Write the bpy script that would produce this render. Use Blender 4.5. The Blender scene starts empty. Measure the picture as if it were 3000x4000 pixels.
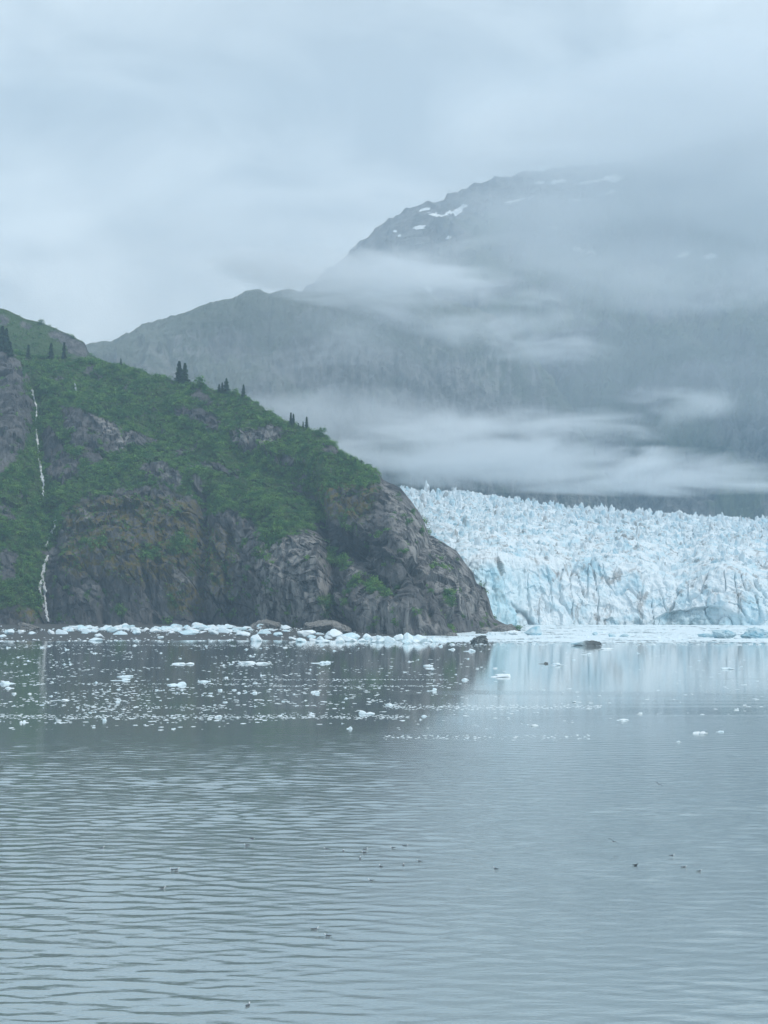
import bpy, math, random
import numpy as np
from mathutils import Vector, Matrix
from mathutils.bvhtree import BVHTree

random.seed(7)
rng = np.random.default_rng(7)
scene = bpy.context.scene
COL = scene.collection

# ------------------------------------------------------------------ camera
F = 5550.0                      # focal length in photograph pixels (3000 x 4000)
CAM_H = 40.0                    # ship's deck above the water
PITCH = math.atan((2292 - 2000) / F)
cam_data = bpy.data.cameras.new('camera')
cam_data.sensor_fit = 'VERTICAL'
cam_data.sensor_height = 24.0
cam_data.lens = 24.0 * F / 4000.0
cam_data.clip_start = 1.0
cam_data.clip_end = 30000.0
cam = bpy.data.objects.new('camera', cam_data)
cam.location = (0, 0, CAM_H)
cam.rotation_euler = (math.radians(90) + PITCH, 0, 0)
COL.objects.link(cam)
scene.camera = cam

# ------------------------------------------------------------------ sky, sun, exposure
SUN_EL, SUN_AZ = math.radians(52), math.radians(120)   # veiled sun, high over the right shoulder
world = bpy.data.worlds.new('World')
scene.world = world
world.use_nodes = True
wn, wl = world.node_tree.nodes, world.node_tree.links
wn.clear()
w_out = wn.new('ShaderNodeOutputWorld')
w_bg = wn.new('ShaderNodeBackground')
w_bg.inputs['Strength'].default_value = 0.1
w_sky = wn.new('ShaderNodeTexSky')
w_sky.sky_type = 'NISHITA'
w_sky.sun_disc = False
w_sky.sun_elevation = SUN_EL
w_sky.sun_rotation = SUN_AZ
w_tc = wn.new('ShaderNodeTexCoord')
w_map = wn.new('ShaderNodeMapping')
w_map.inputs['Scale'].default_value = (2.6, 2.6, 5.0)
w_map.inputs['Rotation'].default_value = (0.0, math.radians(8), 0.0)
w_no = wn.new('ShaderNodeTexNoise')
w_no.inputs['Scale'].default_value = 2.3
w_no.inputs['Detail'].default_value = 7.0
w_no.inputs['Roughness'].default_value = 0.5
w_no.inputs['Distortion'].default_value = 0.6
w_ramp = wn.new('ShaderNodeValToRGB')
w_ramp.color_ramp.elements[0].position = 0.36
w_ramp.color_ramp.elements[0].color = (4.6, 5.2, 5.65, 1)
w_ramp.color_ramp.elements[1].position = 0.66
w_ramp.color_ramp.elements[1].color = (6.9, 7.55, 7.9, 1)
w_mix = wn.new('ShaderNodeMixRGB')
w_mix.inputs['Fac'].default_value = 0.94          # almost closed overcast
wl.new(w_tc.outputs['Generated'], w_map.inputs['Vector'])
wl.new(w_map.outputs['Vector'], w_no.inputs['Vector'])
wl.new(w_no.outputs['Fac'], w_ramp.inputs['Fac'])
wl.new(w_sky.outputs['Color'], w_mix.inputs['Color1'])
wl.new(w_ramp.outputs['Color'], w_mix.inputs['Color2'])
wl.new(w_mix.outputs['Color'], w_bg.inputs['Color'])
wl.new(w_bg.outputs['Background'], w_out.inputs['Surface'])

sun_data = bpy.data.lights.new('sun', 'SUN')
sun_data.energy = 1.5
sun_data.angle = math.radians(10)
sun_data.color = (1.0, 0.97, 0.93)
sun = bpy.data.objects.new('sun', sun_data)
sun.rotation_euler = (math.radians(90) - SUN_EL, 0, math.radians(180) - SUN_AZ)
sun.location = (600, -300, 900)
COL.objects.link(sun)

vs = scene.view_settings
vs.view_transform = 'Standard'
vs.look = 'None'
vs.exposure = 0.45
vs.gamma = 1.0
vs.use_curve_mapping = False
cy = scene.cycles
cy.max_bounces = 8
cy.diffuse_bounces = 3
cy.glossy_bounces = 3
cy.transmission_bounces = 2
cy.volume_bounces = 6
cy.volume_max_steps = 256
cy.use_denoising = True
cy.use_adaptive_sampling = True
cy.adaptive_threshold = 0.015

# ------------------------------------------------------------------ pixel <-> world helpers
CP, SP = math.cos(PITCH), math.sin(PITCH)

def direction(px, py):
    cx, cz = (np.asarray(px, float) - 1500) / F, (2000 - np.asarray(py, float)) / F
    return cx, CP - SP * cz, SP + CP * cz

def at(px, py, d):
    """world point seen at photo pixel (px, py), d metres ahead of the ship"""
    dx, dy, dz = direction(px, py)
    k = np.asarray(d, float) / dy
    return np.stack(np.broadcast_arrays(dx * k, dy * k, CAM_H + dz * k), -1)

def at_z(px, z, d):
    """world point in photo column px, d metres ahead, z metres up"""
    d = np.asarray(d, float); z = np.asarray(z, float)
    fwd = d * CP + (z - CAM_H) * SP
    x = (np.asarray(px, float) - 1500) / F * fwd
    return np.stack(np.broadcast_arrays(x, d, z), -1)

def on_level(px, py, z=0.0):
    dx, dy, dz = direction(px, py)
    k = (z - CAM_H) / dz
    return np.stack(np.broadcast_arrays(dx * k, dy * k, z + 0 * k), -1)

def project(P):
    x, y, z = P[..., 0], P[..., 1], P[..., 2] - CAM_H
    fwd = y * CP + z * SP
    up = -y * SP + z * CP
    return 1500 + F * x / fwd, 2000 - F * up / fwd

# ------------------------------------------------------------------ noise
_g = np.random.default_rng(3).normal(size=(256, 3))
_g /= np.linalg.norm(_g, axis=1)[:, None]
_perm = np.random.default_rng(4).permutation(256)
_perm = np.concatenate([_perm, _perm, _perm])

def noise(P):
    P = np.asarray(P, float)
    I = np.floor(P).astype(int); f = P - I
    I &= 255
    w = f * f * f * (f * (f * 6 - 15) + 10)
    out = 0
    for a in (0, 1):
        wa = w[..., 0] if a else 1 - w[..., 0]
        pa = _perm[(I[..., 0] + a) & 255]
        for b in (0, 1):
            wb = w[..., 1] if b else 1 - w[..., 1]
            pb = _perm[pa + ((I[..., 1] + b) & 255)]
            for c in (0, 1):
                wc = w[..., 2] if c else 1 - w[..., 2]
                h = _perm[pb + ((I[..., 2] + c) & 255)]
                g = _g[h]
                d = (g[..., 0] * (f[..., 0] - a) + g[..., 1] * (f[..., 1] - b) + g[..., 2] * (f[..., 2] - c))
                out = out + wa * wb * wc * d
    return out * 1.6

def fbm(P, octaves=5, gain=0.5, lac=2.03):
    s, a, t = 0, 1.0, 0
    for k in range(octaves):
        s = s + a * noise(P * lac ** k + 17.3 * k); t += a; a *= gain
    return s / t

def ridged(P, octaves=5, gain=0.5, lac=2.07):
    s, a, t = 0, 1.0, 0
    for k in range(octaves):
        s = s + a * (1 - 2 * np.abs(noise(P * lac ** k + 9.1 * k))); t += a; a *= gain
    return s / t

def facets(Q, size, seed, tilt=.3):
    """blocky rock: every jittered cell gets its own offset and its own tilted plane"""
    X = Q / np.asarray(size, float)
    I = np.floor(X).astype(int)
    best = np.full(X.shape[:-1], 1e9); val = np.zeros(X.shape[:-1])
    for a in (-1, 0, 1):
        for b in (-1, 0, 1):
            for c in (-1, 0, 1):
                C = I + np.array([a, b, c])
                h = _perm[(_perm[(_perm[(C[..., 0] + seed) & 255] + C[..., 1]) & 255] + C[..., 2]) & 255]
                g = _g[h]; g2 = _g[(h + 97) & 255]
                D = X - (C + .5 + .45 * g)
                d2 = (D * D).sum(-1)
                m = d2 < best
                best = np.where(m, d2, best)
                val = np.where(m, (h / 255. - .5) + tilt * (g2 * D).sum(-1), val)
    return val

def smooth(e0, e1, x):
    t = np.clip((x - e0) / (e1 - e0), 0, 1)
    return t * t * (3 - 2 * t)

# ------------------------------------------------------------------ mesh helpers
def mesh_from(name, V, faces_quads=None, tris=None):
    V = np.asarray(V, np.float32).reshape(-1, 3)
    me = bpy.data.meshes.new(name)
    nq = 0 if faces_quads is None else len(faces_quads)
    nt = 0 if tris is None else len(tris)
    me.vertices.add(len(V)); me.vertices.foreach_set('co', V.ravel())
    me.loops.add(nq * 4 + nt * 3); me.polygons.add(nq + nt)
    li, st = [], []
    if nq:
        li.append(np.asarray(faces_quads).ravel()); st.append(np.arange(nq) * 4)
    if nt:
        li.append(np.asarray(tris).ravel()); st.append(nq * 4 + np.arange(nt) * 3)
    me.loops.foreach_set('vertex_index', np.concatenate(li).astype(np.int32))
    me.polygons.foreach_set('loop_start', np.concatenate(st).astype(np.int32))
    me.update(calc_edges=True); me.validate()
    return me

def grid_quads(nr, nc):
    i = np.arange(nr * nc).reshape(nr, nc)
    return np.stack([i[:-1, :-1], i[:-1, 1:], i[1:, 1:], i[1:, :-1]], -1).reshape(-1, 4)

def attr(me, name, vals):
    a = me.attributes.new(name, 'FLOAT', 'POINT')
    a.data.foreach_set('value', np.asarray(vals, np.float32).ravel())

def shade(me, smooth_on):
    me.polygons.foreach_set('use_smooth', np.full(len(me.polygons), smooth_on))

def obj(name, me, mat=None, parent=None, loc=None):
    o = bpy.data.objects.new(name, me)
    COL.objects.link(o)
    if mat is not None and me is not None and not me.materials:
        me.materials.append(mat)
    if parent is not None:
        o.parent = parent
    if loc is not None:
        o.location = loc
    return o

def tag(o, label=None, cat=None, group=None, kind=None):
    if label: o['label'] = label
    if cat: o['category'] = cat
    if group: o['group'] = group
    if kind: o['kind'] = kind
    return o

def interp(pts, x, col=1):
    pts = np.asarray(pts, float)
    return np.interp(x, pts[:, 0], pts[:, col])

def normals(P):
    du = np.gradient(P, axis=1); dv = np.gradient(P, axis=0)
    n = np.cross(du, dv)
    return n / np.maximum(np.linalg.norm(n, axis=-1, keepdims=True), 1e-9)

# masks drawn as polygons over the slope, softened
MS = 6.0
MW, MH = 700, 500               # covers photo px -700..3500, py 300..3300
def poly_mask(polys, blur=3):
    X, Y = np.meshgrid(-700 + (np.arange(MW) + .5) * MS, 300 + (np.arange(MH) + .5) * MS)
    m = np.zeros((MH, MW))
    for p in polys:
        p = np.asarray(p, float); ins = np.zeros_like(X, bool)
        for (x0, y0), (x1, y1) in zip(p, np.roll(p, -1, 0)):
            c = ((y0 > Y) != (y1 > Y)) & (X < (x1 - x0) * (Y - y0) / (y1 - y0 + 1e-9) + x0)
            ins ^= c
        m = np.maximum(m, ins)
    for _ in range(blur):
        for ax in (0, 1):
            m = (np.roll(m, 1, ax) + m + np.roll(m, -1, ax)) / 3
    return m
def sample(m, px, py):
    i = np.clip(((py - 300) / MS).astype(int), 0, MH - 1)
    j = np.clip(((px + 700) / MS).astype(int), 0, MW - 1)
    return m[i, j]
def poly_dist(px, py, line):
    best = np.full(np.shape(px), 1e9)
    for (x0, y0), (x1, y1) in zip(line[:-1], line[1:]):
        vx, vy = x1 - x0, y1 - y0
        t = np.clip(((px - x0) * vx + (py - y0) * vy) / (vx * vx + vy * vy), 0, 1)
        best = np.minimum(best, np.hypot(px - x0 - t * vx, py - y0 - t * vy))
    return best

# ------------------------------------------------------------------ materials
class M:
    """small node-graph builder"""
    def __init__(s, name):
        s.mat = bpy.data.materials.new(name); s.mat.use_nodes = True
        s.t = s.mat.node_tree; s.n = s.t.nodes; s.l = s.t.links
        s.b = s.n.get('Principled BSDF')
    def new(s, typ, **kw):
        nd = s.n.new(typ)
        for k, v in kw.items():
            if k in nd.inputs: s.put(nd.inputs[k], v)
            else: setattr(nd, k, v)
        return nd
    def put(s, sock, v):
        if isinstance(v, bpy.types.NodeSocket): s.l.new(v, sock)
        elif v is not None: sock.default_value = v
    def pos(s):
        return s.new('ShaderNodeNewGeometry').outputs['Position']
    def mapping(s, v, scale=(1, 1, 1), rot=(0, 0, 0), loc=(0, 0, 0)):
        return s.new('ShaderNodeMapping', Vector=v, Scale=scale, Rotation=rot, Location=loc).outputs[0]
    def noise(s, v, scale, detail=4, rough=0.55, dist=0.0):
        nd = s.new('ShaderNodeTexNoise', Vector=v)
        nd.inputs['Scale'].default_value = scale; nd.inputs['Detail'].default_value = detail
        nd.inputs['Roughness'].default_value = rough; nd.inputs['Distortion'].default_value = dist
        return nd.outputs['Fac']
    def ramp(s, fac, stops):
        nd = s.new('ShaderNodeValToRGB', Fac=fac)
        e = nd.color_ramp.elements
        while len(e) < len(stops): e.new(0.5)
        for el, (p, c) in zip(e, stops):
            el.position = p
            el.color = c if len(c) == 4 else (*c, 1)
        return nd.outputs['Color']
    def step(s, v, a, b):
        nd = s.new('ShaderNodeMapRange', interpolation_type='SMOOTHSTEP')
        s.put(nd.inputs['Value'], v); nd.inputs['From Min'].default_value = a; nd.inputs['From Max'].default_value = b
        return nd.outputs[0]
    def mix(s, f, a, b, mode='MIX'):
        nd = s.new('ShaderNodeMixRGB', blend_type=mode)
        for sk, v in zip(nd.inputs, (f, a, b)):
            if isinstance(v, tuple) and len(v) == 3: v = (*v, 1)
            s.put(sk, v)
        return nd.outputs[0]
    def math(s, op, a, b=None, c=None):
        nd = s.new('ShaderNodeMath', operation=op)
        for sk, v in zip(nd.inputs, (a, b, c)): s.put(sk, v)
        return nd.outputs[0]
    def attr(s, name):
        return s.new('ShaderNodeAttribute', attribute_name=name).outputs['Fac']
    def bump(s, h, dist, strength=1.0, normal=None):
        nd = s.new('ShaderNodeBump', Height=h)
        nd.inputs['Distance'].default_value = dist; s.put(nd.inputs['Strength'], strength)
        if normal is not None: s.l.new(normal, nd.inputs['Normal'])
        return nd.outputs[0]
    def done(s, color, rough=0.9, normal=None, spec=0.3, **kw):
        if isinstance(color, tuple) and len(color) == 3: color = (*color, 1)
        s.put(s.b.inputs['Base Color'], color); s.put(s.b.inputs['Roughness'], rough)
        s.b.inputs['Specular IOR Level'].default_value = spec
        if normal is not None: s.l.new(normal, s.b.inputs['Normal'])
        return s.mat

def rock_material(name, size=1.0, light=(0.225, 0.215, 0.21), dark=(0.030, 0.034, 0.038)):
    m = M(name); p = m.pos()
    strata = m.mapping(p, scale=(1 / 7, 1 / 9, 1 / 26), rot=(0.2, math.radians(-42), 0.1))
    n1 = m.noise(strata, 1.0 / size, 7, 0.62, 0.6)
    n2 = m.noise(p, 1 / (38.0 * size), 4, 0.55)
    n3 = m.noise(m.mapping(p, scale=(1, 1, 0.25)), 1 / (3.0 * size), 5, 0.65)
    mixn = m.math('ADD', m.math('MULTIPLY', n1, 0.55), m.math('ADD', m.math('MULTIPLY', n2, 0.25), m.math('MULTIPLY', n3, 0.2)))
    mid = tuple((a * 0.42 + b * 0.58) for a, b in zip(light, dark))
    col = m.ramp(mixn, [(0.36, dark), (0.5, mid), (0.58, tuple(x * 0.75 for x in light)), (0.68, light)])
    warm = m.step(m.noise(p, 1 / (60.0 * size), 3, 0.5), 0.45, 0.7)
    col = m.mix(m.math('MULTIPLY', warm, 0.25), col, (0.10, 0.085, 0.072))
    vn = m.noise(p, 1 / 7.0, 5, 0.6)
    soil = m.mix(vn, (0.034, 0.074, 0.024), (0.085, 0.130, 0.042))
    col = m.mix(m.attr('veg'), col, soil)
    moss = m.math('MULTIPLY', m.attr('moss'), m.step(m.noise(p, 1 / 6.0, 6, 0.65), 0.42, 0.62))
    col = m.mix(moss, col, m.mix(vn, (0.085, 0.105, 0.028), (0.210, 0.130, 0.028)))
    grav = m.mix(m.noise(p, 1 / 1.6, 4, 0.7), (0.026, 0.029, 0.034), (0.055, 0.058, 0.063))
    col = m.mix(m.attr('scree'), col, grav)
    pale = m.math('MULTIPLY', m.attr('pale'), m.step(n1, 0.42, 0.6))
    col = m.mix(pale, col, (0.30, 0.285, 0.27))
    h = m.math('ADD', n1, m.math('MULTIPLY', n3, 0.5))
    return m.done(col, 0.85, m.bump(h, 5.0 * size, 0.9), 0.25)

def ice_material(name, white=(0.76, 0.82, 0.845), blue=(0.47, 0.66, 0.74), dirt=0.5, size=1.0, dirt_col=(0.24, 0.22, 0.20), deb=((0.14, 0.15, 0.16), (0.42, 0.47, 0.50))):
    m = M(name); p = m.pos()
    nb = m.noise(p, 1 / (26.0 * size), 5, 0.6)
    nf = m.noise(m.mapping(p, scale=(1, 1, 0.45), rot=(0, 0.5, 0)), 1 / (5.0 * size), 6, 0.62, 0.4)
    col = m.mix(m.step(nb, 0.44, 0.68), white, blue)
    col = m.mix(m.math('MULTIPLY', m.step(nf, 0.5, 0.72), 0.5), col, white)
    nd = m.noise(m.mapping(p, scale=(1, 1, 0.5)), 1 / (16.0 * size), 6, 0.68, 0.5)
    col = m.mix(m.math('MULTIPLY', m.step(nd, 0.52, 0.64), dirt), col, dirt_col)
    col = m.mix(m.attr('dirt'), col, m.mix(nf, *deb))
    col = m.mix(m.attr('bluer'), col, (0.44, 0.72, 0.80))
    return m.done(col, 0.55, m.bump(nf, 2.0 * size, 0.7), 0.35)

def chunk_material(name, col_a, col_b, rough=0.5):
    m = M(name)
    tc = m.new('ShaderNodeTexCoord').outputs['Object']
    r = m.new('ShaderNodeObjectInfo').outputs['Random']
    n = m.noise(tc, 1.4, 5, 0.6)
    col = m.mix(m.step(m.math('ADD', n, m.math('MULTIPLY', m.math('SUBTRACT', r, 0.5), 0.25)), 0.4, 0.66), col_a, col_b)
    return m.done(col, rough, m.bump(m.noise(tc, 4.0, 5, 0.6), 0.25, 0.6), 0.35)

def leaf_material(name, a, b, c):
    m = M(name); p = m.pos()
    r = m.new('ShaderNodeObjectInfo').outputs['Random']
    n = m.noise(p, 1 / 13.0, 4, 0.6)
    col = m.mix(m.step(n, 0.40, 0.60), a, b)
    col = m.mix(m.math('MULTIPLY', r, 0.55), col, c)
    return m.done(col, 0.8, None, 0.15)

rock_mat = rock_material('cliff_rock')
far_rock_mat = rock_material('far_mountain_rock', 4.5, (0.30, 0.295, 0.29), (0.02, 0.025, 0.03))
mid_rock_mat = rock_material('ridge_rock', 2.6, (0.28, 0.275, 0.27), (0.025, 0.032, 0.03))
boulder_mat = rock_material('shore_rock', 0.35, (0.34, 0.32, 0.29), (0.09, 0.09, 0.085))
glacier_mat = ice_material('glacier_ice', dirt=0.7)
berg_mat = ice_material('berg_ice', (0.52, 0.66, 0.71), (0.26, 0.50, 0.60), 0.1, 0.22, deb=((0.025, 0.03, 0.03), (0.16, 0.18, 0.18)))
dirty_mat = ice_material('debris_covered_ice', (0.12, 0.13, 0.125), (0.055, 0.065, 0.065), 0.8, 0.12, (0.32, 0.34, 0.33))
white_ice = chunk_material('white_ice', (0.74, 0.86, 0.91), (0.86, 0.91, 0.93))
blue_ice = chunk_material('blue_ice', (0.60, 0.79, 0.85), (0.80, 0.88, 0.91))
snow_mat = chunk_material('old_snow', (0.80, 0.84, 0.87), (0.88, 0.90, 0.91), 0.8)
foam_mat = chunk_material('white_water', (0.60, 0.62, 0.63), (0.86, 0.86, 0.86), 0.6)
bark_mat = chunk_material('bark', (0.05, 0.04, 0.03), (0.10, 0.08, 0.06), 0.9)
shrub_mat = leaf_material('alder_leaves', (0.080, 0.205, 0.052), (0.210, 0.360, 0.085), (0.042, 0.115, 0.055))
needle_mat = leaf_material('spruce_needles', (0.060, 0.120, 0.070), (0.090, 0.165, 0.080), (0.060, 0.110, 0.070))
gravel_mat = None

def gravel_material():
    m = M('beach_gravel'); p = m.pos()
    n = m.noise(p, 0.9, 6, 0.75); big = m.noise(p, 1 / 25.0, 4, 0.6)
    col = m.mix(n, (0.030, 0.032, 0.034), (0.13, 0.125, 0.12))
    col = m.mix(m.step(big, 0.4, 0.65), col, (0.075, 0.078, 0.072))
    return m.done(col, 0.75, m.bump(n, 0.5, 0.9), 0.35)
gravel_mat = gravel_material()

def water_material():
    m = M('silty_fjord_water'); p = m.pos()
    sep = m.new('ShaderNodeSeparateXYZ', Vector=p)
    X, Y = sep.outputs[0], sep.outputs[1]
    # cat's-paws: fine ripples near the ship, dying out towards the glassy water off the beach
    patch = m.noise(m.mapping(p, scale=(1 / 90, 1 / 55, 1)), 1.0, 3, 0.5, 0.4)
    Yw = m.math('ADD', Y, m.math('MULTIPLY', m.math('SUBTRACT', patch, 0.5), 130.0))
    near = m.math('SUBTRACT', 1.0, m.step(Yw, 300.0, 480.0))
    band = m.math('MULTIPLY', m.step(m.noise(m.mapping(p, scale=(1 / 300, 1 / 22, 1)), 1.0, 2, 0.5, 0.3), 0.52, 0.7), m.math('SUBTRACT', 1.0, m.step(Y, 480.0, 900.0)))
    mid = m.noise(m.mapping(p, scale=(0.22, 0.80, 1), rot=(0, 0, math.radians(-7)), loc=(9, 4, 0)), 1.0, 2, 0.5, 0.4)
    fine = m.noise(m.mapping(p, scale=(0.8, 2.0, 1), rot=(0, 0, math.radians(12))), 1.0, 3, 0.55, 0.3)
    h = m.math('ADD', m.math('MULTIPLY', mid, 0.040), m.math('MULTIPLY', fine, 0.022))
    h = m.math('MULTIPLY', h, m.math('ADD', m.math('ADD', near, m.math('MULTIPLY', band, 0.5)), 0.22))
    nrm = m.bump(h, 1.0, 1.0)
    silt = m.noise(m.mapping(p, scale=(1 / 240, 1 / 120, 1)), 1.0, 3, 0.5)
    col = m.mix(silt, (0.420, 0.500, 0.505), (0.470, 0.535, 0.535))
    m.done(col, 0.045, nrm, 0.5)
    m.b.inputs['IOR'].default_value = 1.5
    m.b.inputs['Metallic'].default_value = 0.66          # strong silty sheen
    return m.mat
water_mat = water_material()

# ------------------------------------------------------------------ water
S = 5900.0
yr = [-S, -1500., -200., 60., 100.]
y_ = 112.0
while y_ < 420:
    yr.append(y_); y_ += 0.33 + 0.0012 * (y_ - 112)
while y_ < 900:
    yr.append(y_); y_ *= 1.05
yr += [1000., 1400., 2500., S]
yr = np.array(yr)[:, None]
ac = np.linspace(-.55, .55, 390)[None]
edge = np.clip(yr, 100, 1600)
Xw = ac * edge
ko = np.array([[1., .45, .12]])
Xw = np.concatenate([-(.55 * edge + (S - .55 * edge) * ko), Xw, .55 * edge + (S - .55 * edge) * ko[:, ::-1]], 1)
Yw = yr + 0 * Xw
wr = np.random.default_rng(21)
H, DY = 0 * Xw, 0 * Xw
for k in range(46):                             # long-crested wavelets running towards the ship
    lam = 1.1 * 4.6 ** wr.random()
    th = wr.normal(0, .26) + .05
    kk = 2 * math.pi / lam
    a_ = 0.0076 * (lam / 3) ** 1.1
    ph = kk * (math.sin(th) * Xw + math.cos(th) * Yw) + wr.random() * 6.28 + 2.2 * noise(np.stack([Xw / 14 + k * 3.1, Yw / 11, 0 * Xw + k], -1))
    H += a_ * np.sin(ph); DY += a_ * np.cos(ph)
pat = fbm(np.stack([Xw / 45, Yw / 28, 0 * Xw + 4.4], -1), 3)
pat2 = noise(np.stack([Xw / 120, Yw / 16, 0 * Xw + 9.4], -1))
amp = np.clip(.95 + .9 * pat + .35 * pat2, .25, 1.6) * (1 - .38 * smooth(-.06, .14, Xw / np.maximum(Yw, 1)))
amp = amp * smooth(100, 125, Yw) * smooth(430, 300, Yw + 40 * pat) * smooth(.545, .47, np.abs(Xw) / np.maximum(Yw, 100))
Pw = np.stack([Xw, Yw + DY * amp * .8, H * amp], -1)
water = obj('water', mesh_from('water', Pw, grid_quads(*Pw.shape[:2])), water_mat)
shade(water.data, True)
tag(water, 'grey green silty fjord water, rippled nearby and glassy towards the ice', kind='structure')

# ------------------------------------------------------------------ mountain sheets
def mountain(name, ridge, base, cols, rows, back, disp, mat, smooth_on=False, run_pow=1.5, zbase=-4.0, extra=None):
    """ridge: (px, py, distance) of the skyline; base: (px, distance) of the foot.  Front slope, ridge and back slope."""
    px = cols[None, :]
    ry, rd = interp(ridge, px), interp(ridge, px, 2)
    bd = interp(base, px)
    R = at(px, ry, rd)
    t = np.linspace(0, 1, rows)[:, None]
    z = zbase + (R[..., 2] - zbase) * t
    g = 0.30 * t + 0.70 * t ** run_pow
    d = bd + (rd - bd) * g
    P = at_z(px, z, d)
    tb = np.linspace(0, 1, 28)[1:, None]
    zb = R[..., 2] - back[1] * tb ** 1.3 * np.clip((R[..., 2] + 6) / back[1], 0, 1)
    B = at_z(px, np.maximum(zb, zbase), rd + back[0] * tb)
    x0 = at_z(px, R[..., 2] + 0 * tb, rd + 0 * tb)[..., 0]
    B[..., 0] = x0 + (B[..., 0] - x0) * 0.3
    P = np.concatenate([P, B], 0)
    T = np.concatenate([t, 1 + tb], 0) + 0 * px
    N = normals(P)
    N[N[..., 1] > 0.2] *= 1
    qx, qy = project(P)
    P = P + N * disp(P, T, qx, qy)[..., None]
    qx, qy = project(P)
    me = mesh_from(name, P, grid_quads(P.shape[0], P.shape[1]))
    shade(me, smooth_on)
    at_ = extra(P, T, qx, qy) if extra else {}
    for k in ('veg', 'moss', 'scree', 'pale'):
        attr(me, k, at_.get(k, np.zeros(P.shape[:2])))
    o = obj(name, me, mat)
    return o, P, at_, (qx, qy), T

def bvh_of(P):
    nr, nc = P.shape[:2]
    return BVHTree.FromPolygons(P.reshape(-1, 3).tolist(), grid_quads(nr, nc).tolist())

def hit(bvh, px, py):
    d = direction(px, py)
    r = bvh.ray_cast(Vector((0, 0, CAM_H)), Vector(d).normalized(), 20000)
    return (r[0], r[1]) if r[0] is not None else (None, None)

# --- far mountain, vanishing into cloud at the upper right
far_ridge = [(-700, 1560, 4300), (600, 1420, 4300), (1000, 1260, 4250), (1300, 1105, 4200), (1420, 985, 4150), (1480, 928, 4150), (1560, 868, 4150),
             (1625, 826, 4150), (1720, 812, 4200), (1800, 786, 4200), (1860, 752, 4200), (1950, 726, 4200), (2050, 704, 4250), (2150, 684, 4250),
             (2350, 666, 4300), (2480, 660, 4300), (2700, 600, 4350), (3000, 520, 4400), (3900, 420, 4500)]
far_ridge = [(a, b, c * 1.15) for a, b, c in far_ridge]
far_base = [(-700, 3900), (1500, 3850), (2400, 3700), (3900, 3600)]
def far_disp(P, T, qx, qy):
    e = smooth(1.0, 0.8, T) * 0.85 + 0.15
    return (120 * ridged(P / 900.0, 5) * e + 70 * ridged(P / np.array([170., 210, 620]), 5) * e + 34 * ridged(P / np.array([60., 60, 150]), 4) * (.55 + .45 * e) + 8 * fbm(P / 25.0, 3))
def far_attr(P, T, qx, qy):
    n = fbm(P / 260.0, 4)
    veg = smooth(0.0, 0.25, n + 0.25 - 0.9 * np.abs(T - 0.45)) * 0.7
    return dict(veg=veg, pale=smooth(0.2, 0.4, fbm(P / 330.0 + 5, 3)) * 0.6)
far_o, far_P, _, _, _ = mountain('far_mountain', far_ridge, far_base, np.linspace(-700, 3900, 440), 220, (700, 500), far_disp, far_rock_mat,
                                 run_pow=1.25, extra=far_attr)
tag(far_o, 'huge dark mountain with snow patches, its top lost in cloud', kind='structure')

# --- middle ridge behind the headland
mid_ridge = [(-700, 1500, 3000), (0, 1430, 2950), (200, 1390, 2900), (340, 1362, 2900), (430, 1352, 2900), (500, 1320, 2900), (560, 1288, 2900), (640, 1256, 2900),
             (740, 1225, 2900), (850, 1196, 2900), (920, 1172, 2900), (965, 1150, 2900), (1010, 1146, 2900), (1060, 1158, 2900), (1125, 1143, 2900),
             (1180, 1152, 2900), (1300, 1160, 2900), (1420, 1152, 2900), (1600, 1148, 2920), (1750, 1190, 2920), (1900, 1230, 2950), (2000, 1285, 3000),
             (2080, 1380, 3050), (2160, 1560, 3100), (2260, 1750, 3150), (2400, 2000, 3200), (2600, 2200, 3250)]
mid_ridge = [(a, b, c * 1.17) for a, b, c in mid_ridge]
mid_base = [(-700, 2950), (1500, 2980), (2000, 3200), (2300, 3450), (2600, 3690)]
def mid_disp(P, T, qx, qy):
    e = smooth(1.0, 0.85, T) * 0.85 + 0.15
    return 50 * ridged(P / 420.0, 4) * e + 32 * ridged(P / np.array([75., 85, 270]), 5) * e + 14 * ridged(P / np.array([26., 26, 60]), 4) * (.5 + .5 * e)
def mid_attr(P, T, qx, qy):
    n = fbm(P / 150.0, 5)
    return dict(veg=.45 * smooth(-0.1, 0.22, n + 0.5 * smooth(0.62, 0.95, T) - 0.12), pale=smooth(0.15, 0.4, fbm(P / 190.0 + 5, 3)) * 0.7)
mid_o, mid_P, _, _, _ = mountain('middle_mountain', mid_ridge, mid_base, np.linspace(-700, 2600, 440), 210, (500, 300), mid_disp, mid_rock_mat,
                                 run_pow=1.3, extra=mid_attr)
tag(mid_o, 'grey green rock mountain behind the headland, its crest brushed by cloud', kind='structure')

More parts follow.
